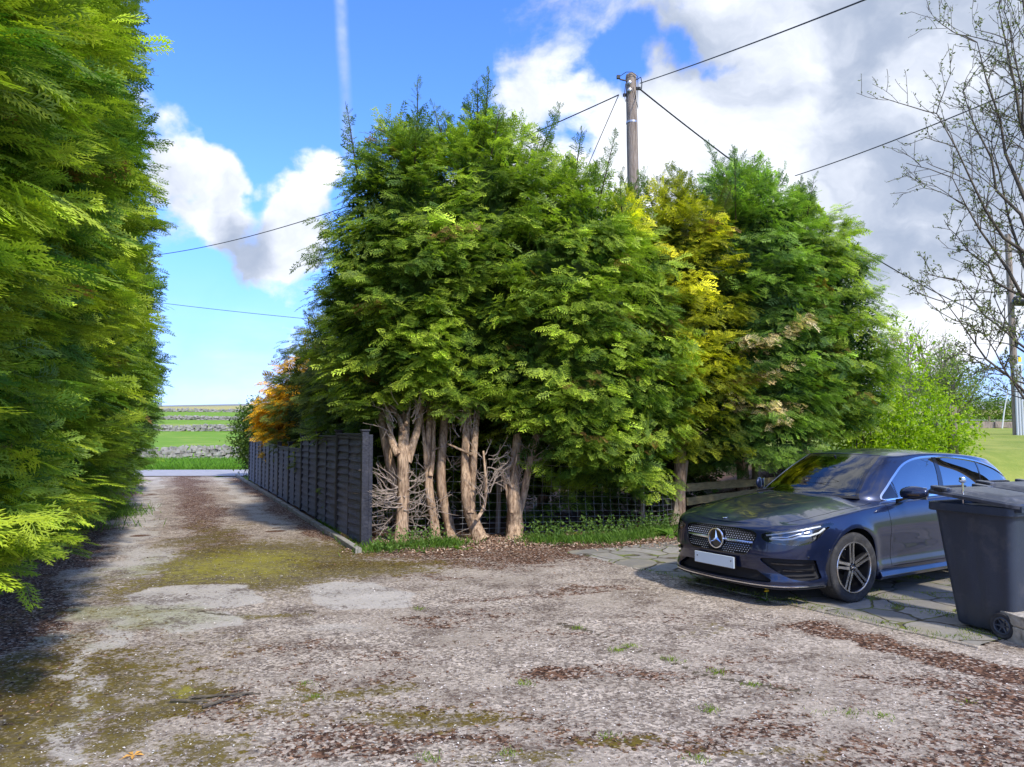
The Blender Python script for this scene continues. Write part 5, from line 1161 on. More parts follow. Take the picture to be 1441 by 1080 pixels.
def split(M, f):
    """cut along f=0; returns (f<0 part, f>0 part)"""
    f = np.where(np.abs(f) < 1e-7, 1e-7, f); T = M['T']; ins = (f[T] < 0).sum(1)
    Pn, Nn = [M['P']], [M['N']]; An = {k: [v] for k, v in M['A'].items()}; nn = [len(f)]; cache = {}
    TI = [T[ins == 3]]; TO = [T[ins == 0]]; ti, to = [], []; newP, newN, newA = [], [], {k: [] for k in M['A']}
    def ev(i, j):
        k = (min(i, j), max(i, j))
        if k not in cache:
            t_ = f[i]/(f[i]-f[j]); cache[k] = nn[0]; nn[0] += 1; newP.append(M['P'][i]*(1-t_)+M['P'][j]*t_); q = M['N'][i]*(1-t_)+M['N'][j]*t_; newN.append(q/(np.linalg.norm(q)+1e-9))
            for a in M['A']: newA[a].append(M['A'][a][i]*(1-t_)+M['A'][a][j]*t_)
        return cache[k]
    for tr in T[(ins == 1) | (ins == 2)]:
        s = f[tr] < 0; k = int(np.argmax(s)) if s.sum() == 1 else int(np.argmin(s)); a, b_, c = tr[k], tr[(k+1) % 3], tr[(k+2) % 3]; ab, ac = ev(a, b_), ev(a, c)
        one = [(a, ab, ac)]; two = [(ab, b_, c), (ab, c, ac)]
        if s.sum() == 1: ti += one; to += two
        else: to += one; ti += two
    if newP:
        Pn.append(np.array(newP)); Nn.append(np.array(newN)); [An[a].append(np.array(newA[a])) for a in An]
    base = dict(P=np.concatenate(Pn), N=np.concatenate(Nn), A={k: np.concatenate(v) for k, v in An.items()})
    def mk(tl, ex): return compact(dict(base, T=np.concatenate([tl[0], np.array(ex, int).reshape(-1, 3)])))
    return mk(TI, ti), mk(TO, to)
def sdpoly(x, y, poly, r=0.0):
    """signed distance to a polygon (negative inside), optionally corner-rounded"""
    poly = np.asarray(poly, float); d = np.full(np.shape(x), 9e9); inside = np.zeros(np.shape(x), bool)
    for (x0, y0), (x1, y1) in zip(poly, np.roll(poly, -1, 0)):
        ex, ey = x1-x0, y1-y0; t_ = np.clip(((x-x0)*ex+(y-y0)*ey)/(ex*ex+ey*ey), 0, 1); d = np.minimum(d, np.hypot(x-x0-t_*ex, y-y0-t_*ey))
        cr = ((y0 > y) != (y1 > y)) & (x < (x1-x0)*(y-y0)/((y1-y0) if y1 != y0 else 1e-12)+x0); inside ^= cr
    d = np.where(inside, -d, d); return d-r
def smoothpoly(poly, n=8):
    """closed Catmull-Rom through points"""
    p = np.asarray(poly, float); K = len(p); out = []
    for i in range(K):
        p0, p1, p2, p3 = p[i-1], p[i], p[(i+1) % K], p[(i+2) % K]
        for j in range(n):
            t_ = j/n; out.append(.5*((2*p1)+(-p0+p2)*t_+(2*p0-5*p1+4*p2-p3)*t_**2+(-p0+3*p1-3*p2+p3)*t_**3))
    return np.array(out)
def sdline(x, y, pts):
    d = np.full(np.shape(x), 9e9)
    for (x0, y0), (x1, y1) in zip(pts[:-1], pts[1:]):
        ex, ey = x1-x0, y1-y0; t_ = np.clip(((x-x0)*ex+(y-y0)*ey)/(ex*ex+ey*ey), 0, 1); d = np.minimum(d, np.hypot(x-x0-t_*ex, y-y0-t_*ey))
    return d
CAR = empty('parked_car', (2.82, 8.21, .02), R_(212), 'dark navy estate car parked on the paving, front facing the drive', 'car')
def emit(M, name, mt, off=0.0, rim=.014, both=True, parent=None, shift=None):
    """turn a cut surface piece into an object: offset along the normal, give the cut edge thickness"""
    if not len(M['T']): return None
    outs = []
    for side in ((1, -1) if both else (1,)):
        Pp = M['P']+M['N']*off; N = M['N']; T = M['T']
        V, Nn, F = [Pp], [N], [T]
        if rim:
            e_ = np.concatenate([T[:, [0, 1]], T[:, [1, 2]], T[:, [2, 0]]]); key = np.sort(e_, 1); kk = key[:, 0].astype(np.int64)*len(Pp)+key[:, 1]
            _, ix, cnt = np.unique(kk, return_index=True, return_counts=True); be = e_[ix[cnt == 1]]
            be = be[~((np.abs(Pp[be[:, 0], 1]) < 1e-4) & (np.abs(Pp[be[:, 1], 1]) < 1e-4))]
            a, b_ = Pp[be[:, 0]], Pp[be[:, 1]]; na, nb_ = N[be[:, 0]], N[be[:, 1]]; q = np.stack([b_, a, a-na*rim, b_-nb_*rim], 1); en = np.cross(b_-a, na); en /= np.linalg.norm(en, axis=1, keepdims=True)+1e-9
            n0 = len(Pp); V.append(q.reshape(-1, 3)); Nn.append(np.repeat(en, 4, 0)); qi = n0+np.arange(len(be)*4).reshape(-1, 4)
            F.append(np.concatenate([qi[:, [0, 1, 2]], qi[:, [0, 2, 3]]]))
        V = np.concatenate(V); Nn = np.concatenate(Nn); F = np.concatenate(F)
        if side < 0: V = V*MIR; Nn = Nn*MIR; F = F[:, ::-1]
        outs.append((V, Nn, F))
    return outs
def merge_obj(name, outs, mt, parent=None, sep=False):
    if sep: return [merge_obj(name, [o], mt, parent) for o in outs]
    off = 0; V, N, F = [], [], []
    for v, n, f in outs: V.append(v); N.append(n); F.append(f+off); off += len(v)
    V, N, F = map(np.concatenate, (V, N, F))
    # weld the centre seam so the two halves shade as one
    me = np_mesh(name, V, F, True, normals=N); return link(name, me, mt, parent or CAR)

# ---- lower body: side/front/rear belt + bonnet
ST = [  # x, y (widest plan), front-ness, z bottom, z shoulder, xc, zc
    (.945, .00, 1.0, .165, .735, .845, .740), (.940, .22, 1.0, .165, .735, .842, .742), (.915, .44, 1.0, .165, .737, .832, .752), (.865, .60, 1.0, .165, .742, .815, .768), (.765, .735, .9, .168, .750, .78, .788), (.63, .815, .6, .172, .760, .72, .812),
    (.46, .862, .25, .185, .785, .60, .846), (.22, .888, .05, .20, .818, .40, .888), (0, .900, 0, .205, .845, .15, .925), (-.22, .900, 0, .205, .868, -.10, .952), (-.45, .895, 0, .205, .885, -.35, .972), (-.75, .895, 0, .205, .905, -.70, .98), (-1.3, .905, 0, .205, .925, -1.3, .98), (-1.9, .910, 0, .205, .940, -1.9, .98),
    (-2.35, .912, 0, .205, .952, -2.35, .99), (-2.73, .912, 0, .21, .960, -2.73, .99), (-3.05, .895, .0, .22, .968, -3.0, 1.0), (-3.35, .845, .3, .24, .975, -3.3, 1.0), (-3.57, .745, .6, .25, .98, -3.45, 1.0), (-3.70, .55, .8, .26, .98, -3.55, 1.0), (-3.75, .3, .8, .26, .98, -3.6, 1.0), (-3.76, 0, .8, .26, .98, -3.62, 1.0)]
FR = [0, .10, .26, .46, .66, .84, .95, 1.0]
IF = [.035, .005, .022, .012, .018, .034, .060, .092]
IS = [.060, .034, .045, .024, .0, .006, .030, .058]
TB = [.95, .82, .5, .2, 0]
ST = np.array(ST); pl = ST[:, :2]; tg = np.gradient(pl, axis=0); pnm = np.stack([-tg[:, 1], tg[:, 0]], 1); pnm /= np.linalg.norm(pnm, axis=1, keepdims=True)
pnm *= np.sign((pnm*(pl-[-1.4, 0])).sum(1))[:, None]; pnm[0] = (1, 0); pnm[-1] = (-1, 0)
rows = []
for fr, i_f, i_s in zip(FR, IF, IS):
    ins = ST[:, 2]*i_f+(1-ST[:, 2])*i_s; z = ST[:, 3]+(ST[:, 4]-ST[:, 3])*fr; rows.append(np.column_stack([pl-pnm*ins[:, None], z]))
sh = rows[-1]
for tb in TB:
    x = ST[:, 5]+(sh[:, 0]-ST[:, 5])*tb; y = sh[:, 1]*tb; z = ST[:, 6]-(ST[:, 6]-sh[:, 2])*tb**2.4
    z = z+.010*np.exp(-((tb-.5)/.22)**2)*(x > -.4); rows.append(np.column_stack([x, y, z]))
Pg = np.stack(rows, 1)
D = dense(Pg, 300, 96)
D[:, :, 2] += 0
pr = D[:, int(96*.42)]; al = np.concatenate([[0], np.cumsum(np.linalg.norm(np.diff(pr[:, :2], axis=0), axis=1))])
# flared arches
for cx in (0, -2.73):
    rr_ = np.hypot(D[:, :, 0]-cx, D[:, :, 2]-.33); D[:, :, 1] += .016*np.exp(-((rr_-.395)/.055)**2)*(D[:, :, 1] > .6)
# scooped waistline below the shoulder on the doors
ext = dict(a=np.repeat(al[:, None], 96, 1), v=np.repeat(np.linspace(0, 1, 96)[None], 300, 0))
LOW = grid_to_mesh(D, ext); LOWG = D; LOWA = ext['a']
def atz(a, z, off=0.0):
    """surface point of the lower body at plan arc length a and height z"""
    k = int(np.argmin(np.abs(al-a))); col = D[k]; zz = col[:, 2]; j = np.searchsorted(np.maximum.accumulate(zz[:70]), z); j = min(max(j, 1), 69); t_ = (z-zz[j-1])/max(zz[j]-zz[j-1], 1e-6)
    p = col[j-1]+(col[j]-col[j-1])*np.clip(t_, 0, 1); n_ = LOW['N'].reshape(300, 96, 3)[k, j]; return p+n_*off
X, Y_, Z = LOW['P'].T
# grow: greenhouse footprint removed
foot = [(-.40, -.1), (-.42, .3), (-.50, .55), (-.62, .70), (-.9, .765), (-2.7, .765), (-3.2, .68), (-3.5, .5), (-3.55, 0), (-3.5, -.1)]
M = LOW; _, M = split(M, np.maximum(sdpoly(M['P'][:, 0], M['P'][:, 1], foot), .8-M['P'][:, 2]))
for cx in (0, -2.73):
    _, M = split(M, np.maximum(np.hypot(M['P'][:, 0]-cx, M['P'][:, 2]-.335)-.372, .55-M['P'][:, 1]))
grille_poly = smoothpoly([(-.02, .705), (.30, .700), (.445, .672), (.452, .640), (.40, .52), (.34, .462), (.1, .452), (-.02, .452)], 4)
grille_poly = [(-.05, .706), (.25, .703), (.40, .690), (.452, .668), (.455, .64), (.405, .51), (.37, .468), (.33, .455), (.1, .448), (-.05, .448)]
GR, M = split(M, np.maximum(sdpoly(M['P'][:, 1], M['P'][:, 2], grille_poly), .6-M['P'][:, 0]))
hl = smoothpoly([(.510, .668), (.550, .605), (.70, .582), (.88, .582), (1.02, .625), (1.12, .700), (1.26, .768), (1.10, .764), (.92, .742), (.70, .706)], 6)
HL, M = split(M, np.maximum(sdpoly(M['A']['a'], M['P'][:, 2], hl), .3-M['P'][:, 1]))
def sidef(M): return M['P'][:, 0] > .2
intake = [(.50, .425), (.60, .455), (.98, .440), (1.03, .415), (1.075, .30), (1.06, .262), (.86, .255), (.70, .30)]
IN, M = split(M, np.maximum(sdpoly(M['A']['a'], M['P'][:, 2], smoothpoly(intake, 5)), .2-M['P'][:, 0]))
low_in = [(-.05, .335), (.34, .335), (.46, .33), (.60, .25), (.58, .228), (.4, .215), (-.05, .212)]
LI, M = split(M, np.maximum(sdpoly(M['A']['a'], M['P'][:, 2], low_in), .3-M['P'][:, 0]))
# shut lines
def cutline(M, pts, ax, w=.0028, cond=None):
    f = sdline(M['P'][:, ax[0]] if ax[0] != 'a' else M['A']['a'], M['P'][:, ax[1]], pts)-w
    if cond is not None: f = np.maximum(f, cond(M['P']))
    L_, M = split(M, f); LINES.append(L_); return M
LINES = []
side = lambda p: .70-p[:, 1]
def cutgap(M, pts, ax, w=.0032, cond=None):
    # split in two steps: first isolate the neighbourhood, refine it, then cut the narrow strip
    f = (sdline(M['P'][:, ax[0]], M['P'][:, ax[1]], pts))-.03
    if cond is not None: f = np.maximum(f, cond(M['P']))
    near, M = split(M, f)
    for _ in range(2):
        near = refine(near)
    f = sdline(near['P'][:, ax[0]], near['P'][:, ax[1]], pts)-w
    strip, near = split(near, f); LINES.append(strip); NEAR.append(near); return M
def refine(M):
    T = M['T']; e_ = np.concatenate([T[:, [0, 1]], T[:, [1, 2]], T[:, [2, 0]]]); key = np.sort(e_, 1); u, inv = np.unique(key, axis=0, return_inverse=True); inv = inv.ravel(); n0 = len(M['P']); m_ = len(T)
    Pn = (M['P'][u[:, 0]]+M['P'][u[:, 1]])/2; Nn = M['N'][u[:, 0]]+M['N'][u[:, 1]]; Nn /= np.linalg.norm(Nn, axis=1, keepdims=True)
    ab, bc, ca = n0+inv[:m_], n0+inv[m_:2*m_], n0+inv[2*m_:]; a, b_, c = T.T
    return dict(P=np.concatenate([M['P'], Pn]), N=np.concatenate([M['N'], Nn]), T=np.concatenate([np.stack(q, 1) for q in ((a, ab, ca), (ab, b_, bc), (ca, bc, c), (ab, bc, ca))]), A={k: np.concatenate([v, (v[u[:, 0]]+v[u[:, 1]])/2]) for k, v in M['A'].items()})
NEAR = []
def xzarc(pts): return [tuple(q) for q in pts]
doorf = [(-.60, .95), (-.585, .80), (-.60, .60), (-.63, .42), (-.64, .285)]
doorm = [(-1.70, .96), (-1.70, .70), (-1.715, .50), (-1.72, .285)]
doorr = [(-2.62, .98), (-2.60, .85), (-2.48, .72), (-2.34, .58), (-2.28, .42), (-2.27, .285)]
sill = [(-.64, .285), (-2.27, .285)]
for ln in (doorf, doorm, doorr, sill): M = cutgap(M, ln, (0, 2), cond=side)
hood = [(.70, .60), (.45, .70), (.2, .735), (-.1, .755), (-.35, .765), (-.50, .745)]
M = cutgap(M, hood, (0, 1), cond=lambda p: .74-p[:, 2])
body = emit(M, 'body', M_PAINT) + sum([emit(n_, 'b', M_PAINT, rim=0) for n_ in NEAR], [])
BODY = merge_obj('body', body, M_PAINT)
merge_obj('shut_lines', sum([emit(n_, 'l', M_MATT, off=-.006, rim=0) for n_ in LINES], []), M_MATT)
# grille
g = merge_obj('grille', emit(GR, 'g', M_MATT, off=-.035, rim=0)+[], M_MATT)
gs = merge_obj('grille_surround', [q for q in emit(dict(GR, T=GR['T'][:0]), 'g', M_GLOSS) or []] or emit(split(GR, -(sdpoly(GR['P'][:, 1], GR['P'][:, 2], grille_poly)+.010))[0], 'g', M_GLOSS, off=-.002, rim=.04), M_GLOSS)
fy = sorted([(p[1], p[0]) for p in [atz(a, .57) for a in np.linspace(0, .55, 30)]])
def gx(y, z):
    # x of the front surface
    k = np.argmin((LOWG[:120, :70, 1]-abs(y))**2+(LOWG[:120, :70, 2]-z)**2); return LOWG[:120, :70, 0].ravel()[k]
mb = MB(); r = 0
for iz, z in enumerate(np.arange(.464, .70, .020)):
    for y in np.arange(-.464, .465, .029):
        y2 = y+(.0145 if iz % 2 else 0)
        if sdpoly(np.array([abs(y2)]), np.array([z]), grille_poly)[0] > -.012 or abs(z-.578) < .020 or math.hypot(y2, z-.578) < .10: continue
        x = gx(y2, z)-.012; s_ = .0062; mb.add([(x+.008, y2, z), (x, y2-s_, z), (x, y2, z-s_*.85), (x, y2+s_, z), (x, y2, z+s_*.85), (x-.014, y2, z)], [(0, 1, 2), (0, 2, 3), (0, 3, 4), (0, 4, 1), (5, 2, 1), (5, 3, 2), (5, 4, 3), (5, 1, 4)])
mb.build('grille_studs', M_TRIM, CAR)
mb = MB()
for sg in (-1, 1):
    ring = []
    for y in np.linspace(.09, .425, 12): 
        x = gx(y, .578)-.010; h = .017*(1-.35*(y-.09)/.335); ring.append([(x-.02, y*sg, .578-h), (x, y*sg, .578-h*.8), (x+.008, y*sg, .578), (x, y*sg, .578+h*.8), (x-.02, y*sg, .578+h)])
    if sg < 0: ring = [q[::-1] for q in ring]
    mb.loft(ring)
mb.build('grille_bar', M_TRIM, CAR, smooth=True, angle=30)
def star(name, c, R, parent, depth=.012, axis='x', sgn=1):
    """three-pointed star in a ring"""
    mb = MB(); mp = (lambda u, v, w: (c[0]+w*sgn, c[1]+u, c[2]+v)) if axis == 'x' else (lambda u, v, w: (c[0]+u, c[1]+w*sgn, c[2]+v))
    n = 40; rings = []
    for k in range(n):
        a = k/n*2*math.pi; rings.append([mp((R+q[0]*R*.085)*math.cos(a), (R+q[0]*R*.085)*math.sin(a), q[1]*depth) for q in ((-1, 0), (-.6, .8), (.6, .8), (1, 0), (0, -.8))])
    V = np.concatenate([np.array(q) for q in rings]); m_ = 5
    mb.add(V, [(i*m_+j, i*m_+(j+1) % m_, ((i+1) % n)*m_+(j+1) % m_, ((i+1) % n)*m_+j) for i in range(n) for j in range(m_)])
    for k in range(3):
        a = math.pi/2+k*2*math.pi/3; d = np.array([math.cos(a), math.sin(a)]); s = np.array([-d[1], d[0]]); w = R*.17
        tip = d*R*.97; l = d*R*.06+s*w; r_ = d*R*.06-s*w; b0 = -d*R*.1
        mb.add([mp(*tip, 0.002), mp(*l, 0.0), mp(*b0, 0.0), mp(*r_, 0.0), mp(0, 0, depth), mp(*(d*R*.9), depth*.35)], [(1, 4, 5), (3, 5, 4), (0, 1, 5), (0, 5, 3), (1, 2, 4), (2, 3, 4)])
    return mb.build(name, M_CHROME, parent)
gxx = gx(0, .578)
mb = MB(); mb.lathe([(0, 0.0), (.092, 0.0), (.092, -.03)], 32, (gxx+.004, 0, .578), 'x'); mb.build('badge_back', M_GLOSS, CAR, smooth=True, angle=30)
star('star_badge', (gxx+.008, 0, .578), .093, CAR, .016)
mb = MB(); bx_ = .845; mb.lathe([(.0, .004), (.026, .004), (.030, .0), (.028, -.006)], 24, (0, 0, 0), 'z'); o = mb.build('bonnet_badge', M_CHROME, CAR, smooth=True, angle=30); o.location = (.80, 0, .775); o.rotation_euler = (0, .16, 0)
# number plate, blank
mb = MB(); 
for (dx, sx, sy, sz, mt, nm) in ((.012, .016, .535, .122, M_GLOSS, 'plate_holder'), (.022, .010, .515, .108, M_PLATE, 'number_plate')):
    m2 = MB(); m2.box((0, 0, 0), (sx, sy, sz)); o = m2.build(nm, mt, CAR, bevel=.003); o.location = (.945+dx, 0, .372)
for y in (-.22, .22):
    m2 = MB(); m2.lathe([(0, .004), (.006, .003), (.007, 0)], 10, axis='x'); o = m2.build('plate_screw', M_GLOSS, CAR); o.location = (.972, y, .385)
# intakes
merge_obj('lower_intake', emit(LI, 'i', M_MATT, off=-.05, rim=0)+[], M_MATT)
merge_obj('side_intake', emit(IN, 'i', M_MATT, off=-.032, rim=0), M_MATT, sep=True)
def bandstrip(pts, h, depth, off, name, mt, both=True, parent=None):
    """strip following the bumper skin: pts (a,z)"""
    for sg in ((1, -1) if both else (1,)):
        rings = []
        for a, z in pts:
            p = atz(a, z, off); p0 = atz(a, z, off-depth); q = [p0+[0, 0, -h/2], p+[0, 0, -h*.35], p+[0, 0, h*.35], p0+[0, 0, h/2]]; rings.append([v*([1, sg, 1]) for v in q])
        m2 = MB(); 
        if sg < 0: rings = [q[::-1] for q in rings]
        m2.loft(rings); m2.build(name, mt, parent or CAR, smooth=True, angle=40)
L2 = lambda a0, z0, a1, z1, n=14: [(a0+(a1-a0)*t_, z0+(z1-z0)*t_) for t_ in np.linspace(0, 1, n)]
bandstrip(L2(.60, .405, 1.01, .395), .016, .035, -.002, 'intake_fin', M_GLOSS); bandstrip(L2(.70, .345, 1.03, .335), .016, .035, -.002, 'intake_fin', M_GLOSS); bandstrip(L2(.60, .295, 1.04, .29), .010, .03, -.012, 'intake_fin', M_GLOSS)
bandstrip(L2(0, .195, 1.12, .205, 40), .014, .03, .010, 'splitter', M_TRIM)
bandstrip([(q, .185) for q in np.linspace(0, 1.15, 40)], .03, .12, .004, 'front_lip', M_MATT)
for a, z in ((.93, .47), (1.17, .52)):
    for sg in (1, -1):
        p = atz(a, z, .001)*[1, sg, 1]; m2 = MB(); m2.lathe([(0, .002), (.010, .0015), (.012, 0), (.012, -.01)], 14, axis='x'); o = m2.build('parking_sensor', M_GLOSS, CAR, smooth=True); o.location = p; o.rotation_euler = (0, 0, sg*(.5 if a < 1 else 1.1))
# headlights
for sg in (1, -1):
    pass
hb = emit(HL, 'h', M_MATT, off=-.045, rim=0); hc = emit(HL, 'h', M_CLEAR, off=.001, rim=.006)
for i, sg in enumerate((1, -1)):
    H = merge_obj('headlight', [hc[i]], M_CLEAR); bz = merge_obj('lamp_housing', [hb[i]], M_HOUS, H)
    rimp = emit(split(HL, -(sdpoly(HL['A']['a'], HL['P'][:, 2], hl)+.007))[0], 'r', M_GLOSS, off=-.001, rim=.045)
    merge_obj('lamp_frame', [rimp[i]], M_GLOSS, H)
    def lt(pts, r, name, mt, off=-.02):
        m2 = MB(); m2.tube([atz(a, z, off)*[1, sg, 1] for a, z in pts], r, 8); m2.build(name, mt, H, smooth=True)
    M_DRL = MATS.get('lamp_strip') or mat('lamp_strip', (.86, .88, .90), .25, spec=.6)
    lt([(.545, .662), (.70, .690), (.90, .722), (1.10, .752)], .008, 'light_strip', M_DRL)
    lt([(.585, .634), (.70, .628), (.80, .640), (.86, .662), (.96, .665), (1.06, .690), (1.14, .728)], .009, 'light_strip', M_DRL)
    lt([(.60, .648), (.74, .655), (.84, .682), (1.0, .705)], .006, 'light_strip', M_TRIM, -.03)
    for a, z, r in ((.90, .690, .024), (.985, .700, .024)):
        p = atz(a, z, -.034)*[1, sg, 1]; m2 = MB(); m2.lathe([(0, .012), (r*.5, .009), (r*.8, 0), (r, .004), (r*1.15, -.012)], 20, axis='x'); o = m2.build('projector_lens', M_LENS, H, smooth=True); o.location = p; o.rotation_euler = (0, 0, sg*.5)
    # bright fold beside the grille
    m2 = MB(); q = [(.475, .690), (.520, .678), (.560, .600), (.535, .555), (.50, .60)]; 
# ---- greenhouse
GB_ = np.array([(-.33, 0, .965), (-.355, .30, .963), (-.44, .54, .955), (-.53, .655, .94), (-.66, .735, .92), (-.95, .785, .918), (-1.4, .808, .925), (-2.0, .815, .935), (-2.6, .795, .95), (-3.10, .745, .965), (-3.46, .65, .98), (-3.66, .45, .985), (-3.71, .2, .985), (-3.72, 0, .985)])
GT_ = np.array([(-1.08, 0, 1.392), (-1.09, .24, 1.388), (-1.13, .42, 1.376), (-1.20, .500, 1.366), (-1.32, .545, 1.366), (-1.48, .568, 1.378), (-1.72, .580, 1.388), (-2.05, .580, 1.384), (-2.5, .566, 1.366), (-2.95, .540, 1.330), (-3.28, .48, 1.290), (-3.42, .35, 1.268), (-3.45, .18, 1.265), (-3.46, 0, 1.265)])
BUL = np.array([.035, .035, .032, .028, .022, .022, .026, .028, .028, .028, .03, .03, .03, .03])
pl2 = GB_[:, :2]; tg = np.gradient(pl2, axis=0); pn2 = np.stack([-tg[:, 1], tg[:, 0]], 1); pn2 /= np.linalg.norm(pn2, axis=1, keepdims=True); pn2 *= np.sign((pn2*(pl2-[-2, 0])).sum(1))[:, None]; pn2[0] = (1, 0); pn2[-1] = (-1, 0)
GB0 = GB_.copy(); GB0[:, 2] -= .05; GB0[:, :2] += pn2*.010
rows = [GB0]
for t_ in (.04, .3, .6, .88, 1.0):
    p = GB_+(GT_-GB_)*t_; bb = BUL*math.sin(math.pi*t_); p[:, :2] += pn2*bb[:, None]*.8; p[:, 2] += bb*.45; rows.append(p)
zc_x = lambda x: np.interp(x, [-3.46, -3.2, -2.9, -2.4, -2.0, -1.7, -1.4, -1.2, -1.08], [1.265, 1.32, 1.365, 1.412, 1.432, 1.437, 1.428, 1.408, 1.392])
GXC = np.array([-1.08, -1.085, -1.10, -1.14, -1.26, -1.45, -1.72, -2.05, -2.5, -2.95, -3.28, -3.42, -3.45, -3.46])
for tb in (.93, .72, .38, 0):
    x = GXC+(GT_[:, 0]-GXC)*tb; y = GT_[:, 1]*tb; zc2 = zc_x(x); z = zc2-(zc2-GT_[:, 2])*tb**2.2; rows.append(np.column_stack([x, y, z]))
Pg2 = np.stack(rows, 1); D2 = dense(Pg2, 260, 90)
sv = np.linspace(0, 1, 260); vv = np.linspace(0, 1, 90)
UP = grid_to_mesh(D2, dict(s=np.repeat(sv[:, None], 90, 1), v=np.repeat(vv[None], 260, 0)))
Pn_ = UP['P']; M = UP
def yz_w(M): return M['P'][:, 0], M['P'][:, 1], M['P'][:, 2]
# side window outline in x-z
dlo = smoothpoly([(-.70, .945), (-.86, 1.05), (-1.05, 1.16), (-1.28, 1.268), (-1.55, 1.330), (-1.9, 1.345), (-2.3, 1.330), (-2.75, 1.282), (-3.12, 1.20), (-3.38, 1.095), (-3.40, 1.050), (-3.0, 1.008), (-2.5, .988), (-1.9, .968), (-1.3, .955), (-.9, .944)], 5)
fsid = lambda M, g=0: np.maximum(sdpoly(M['P'][:, 0], M['P'][:, 2], dlo, g), .42-M['P'][:, 1])
SW, M = split(M, fsid(M, .016))
trim, SW = split(SW, -sdpoly(SW['P'][:, 0], SW['P'][:, 2], dlo, 0.0))
# windscreen: param region in plan (projected to front): use y vs height along the pillar
def wsf(M):
    x, y, z = yz_w(M); t_ = (z-.95)/(1.385-.95); yl = .655-.165*t_-.045; f1 = y-yl; f2 = z-(1.372+.012*(1-(y/.5)**2)); f3 = .935-z; f4 = -.45-0*x-(.0)+0*y
    return np.maximum.reduce([f1, f2, f3, (-1.28-x)])
WS, M = split(M, wsf(M))
fr_, WSi = split(WS, -(wsf(WS)+.030))
# rear window
def rwf(M): x, y, z = yz_w(M); return np.maximum.reduce([y-.50+.12*(z-1.0), z-1.215, 1.03-z, x+3.42])
RW, M = split(M, rwf(M))
roofp = emit(M, 'roof', M_PAINT, rim=.012); merge_obj('roof', roofp, M_PAINT)
merge_obj('windscreen', emit(WSi, 'w', M_WS, off=-.003, rim=0), M_WS); merge_obj('windscreen_border', emit(fr_, 'w', M_GLOSS, off=-.003, rim=.01), M_GLOSS)
merge_obj('rear_window', emit(RW, 'w', M_PRIV, off=-.003, rim=0), M_PRIV)
merge_obj('window_trim', emit(trim, 't', M_TRIM, off=.004, rim=.016), M_TRIM, sep=True)
def pil(M, x0, z0, x1, z1, w0, w1):
    x, z = M['P'][:, 0], M['P'][:, 2]; t_ = (z-z0)/(z1-z0); return np.abs(x-(x0+(x1-x0)*t_))-(w0+(w1-w0)*t_)
BP, SW = split(SW, pil(SW, -1.69, .95, -1.90, 1.35, .045, .035)); CP, SW = split(SW, pil(SW, -2.56, .98, -2.80, 1.3, .014, .012)); QP, SW = split(SW, np.maximum(pil(SW, -.93, .94, -.96, 1.1, .009, .009), 0*SW['P'][:, 0]-9))
qt, SW = split(SW, SW['P'][:, 0]*-1-.93)
front, rear = split(SW, -(SW['P'][:, 0]+1.78))
merge_obj('side_window', emit(front, 's', M_SIDE, off=-.006, rim=0), M_SIDE, sep=True)
r1, r2 = split(rear, -(rear['P'][:, 0]+2.68)); merge_obj('side_window', emit(r1, 's', M_PRIV, off=-.006, rim=0), M_PRIV, sep=True); merge_obj('quarter_window', emit(r2, 's', M_PRIV, off=-.006, rim=0), M_PRIV, sep=True)
merge_obj('quarter_window', emit(qt, 's', M_GLOSS, off=-.006, rim=0), M_GLOSS, sep=True)
merge_obj('window_pillar', sum([emit(q, 'p', M_GLOSS, off=-.002, rim=.01) for q in (BP, CP, QP)], []), M_GLOSS)
# ---- cabin
mb = MB(); mb.box((-1.9, 0, .5), (3.0, 1.5, .04)); mb.box((-.52, 0, .80), (.25, 1.40, .22)); mb.build('cabin_floor', M_MATT, CAR)
mb = MB(); rings = [[(-.42, y, .90-.0*y), (-.62, y, .955-.03*(y/.7)**2), (-.80, y, .93), (-.86, y, .85), (-.84, y, .7)] for y in np.linspace(-.66, .66, 12)]; mb.loft(rings); mb.build('dashboard', MATS.get('dash') or mat('dash', (.03, .032, .034), .6), CAR, smooth=True, angle=40)
for y in (-.37, .37):
    def seat(x):
        m2 = MB(); m2.loft([[(x+dx, y+px_, z+dz) for px_, dz, dx in ((-.22, 0, 0), (-.15, .07, .03), (.15, .07, .03), (.22, 0, 0), (.2, -.02, -.12), (-.2, -.02, -.12))] for x, z in ((x, .56),)]+[], cap=True) if False else None
        m2.box((x+.12, y, .60), (.5, .46, .14)); M_ = Matrix.Rotation(-.32, 3, 'Y'); m2.box((x-.18, y, .88), (.12, .46, .56), M=M_); m2.box((x-.30, y, 1.20), (.09, .24, .17), M=M_)
        return m2.build('seat', M_SEAT, CAR, bevel=.04, seg=3)
    seat(-1.45)
m2 = MB(); m2.box((-2.55, 0, .88), (.14, 1.1, .5)); m2.box((-2.2, 0, .62), (.5, 1.15, .14)); m2.build('rear_bench', M_SEAT, CAR, bevel=.04)
mb = MB(); n = 32; mb.add(np.concatenate([[[rr*0, (.185+.017*math.cos(b_))*math.cos(a), (.185+.017*math.cos(b_))*math.sin(a)] for b_ in np.arange(8)/8*6.283] for a in np.arange(n)/n*6.283 for rr in (1,)])+np.array([[.017*math.sin(b_), 0, 0] for a in range(n) for b_ in np.arange(8)/8*6.283]), [(i*8+j, i*8+(j+1) % 8, ((i+1) % n)*8+(j+1) % 8, ((i+1) % n)*8+j) for i in range(n) for j in range(8)])
for a in (math.pi, 0, -math.pi/2): mb.tube([(0, 0, 0), (0, .18*math.cos(a), .18*math.sin(a))], .018, 6)
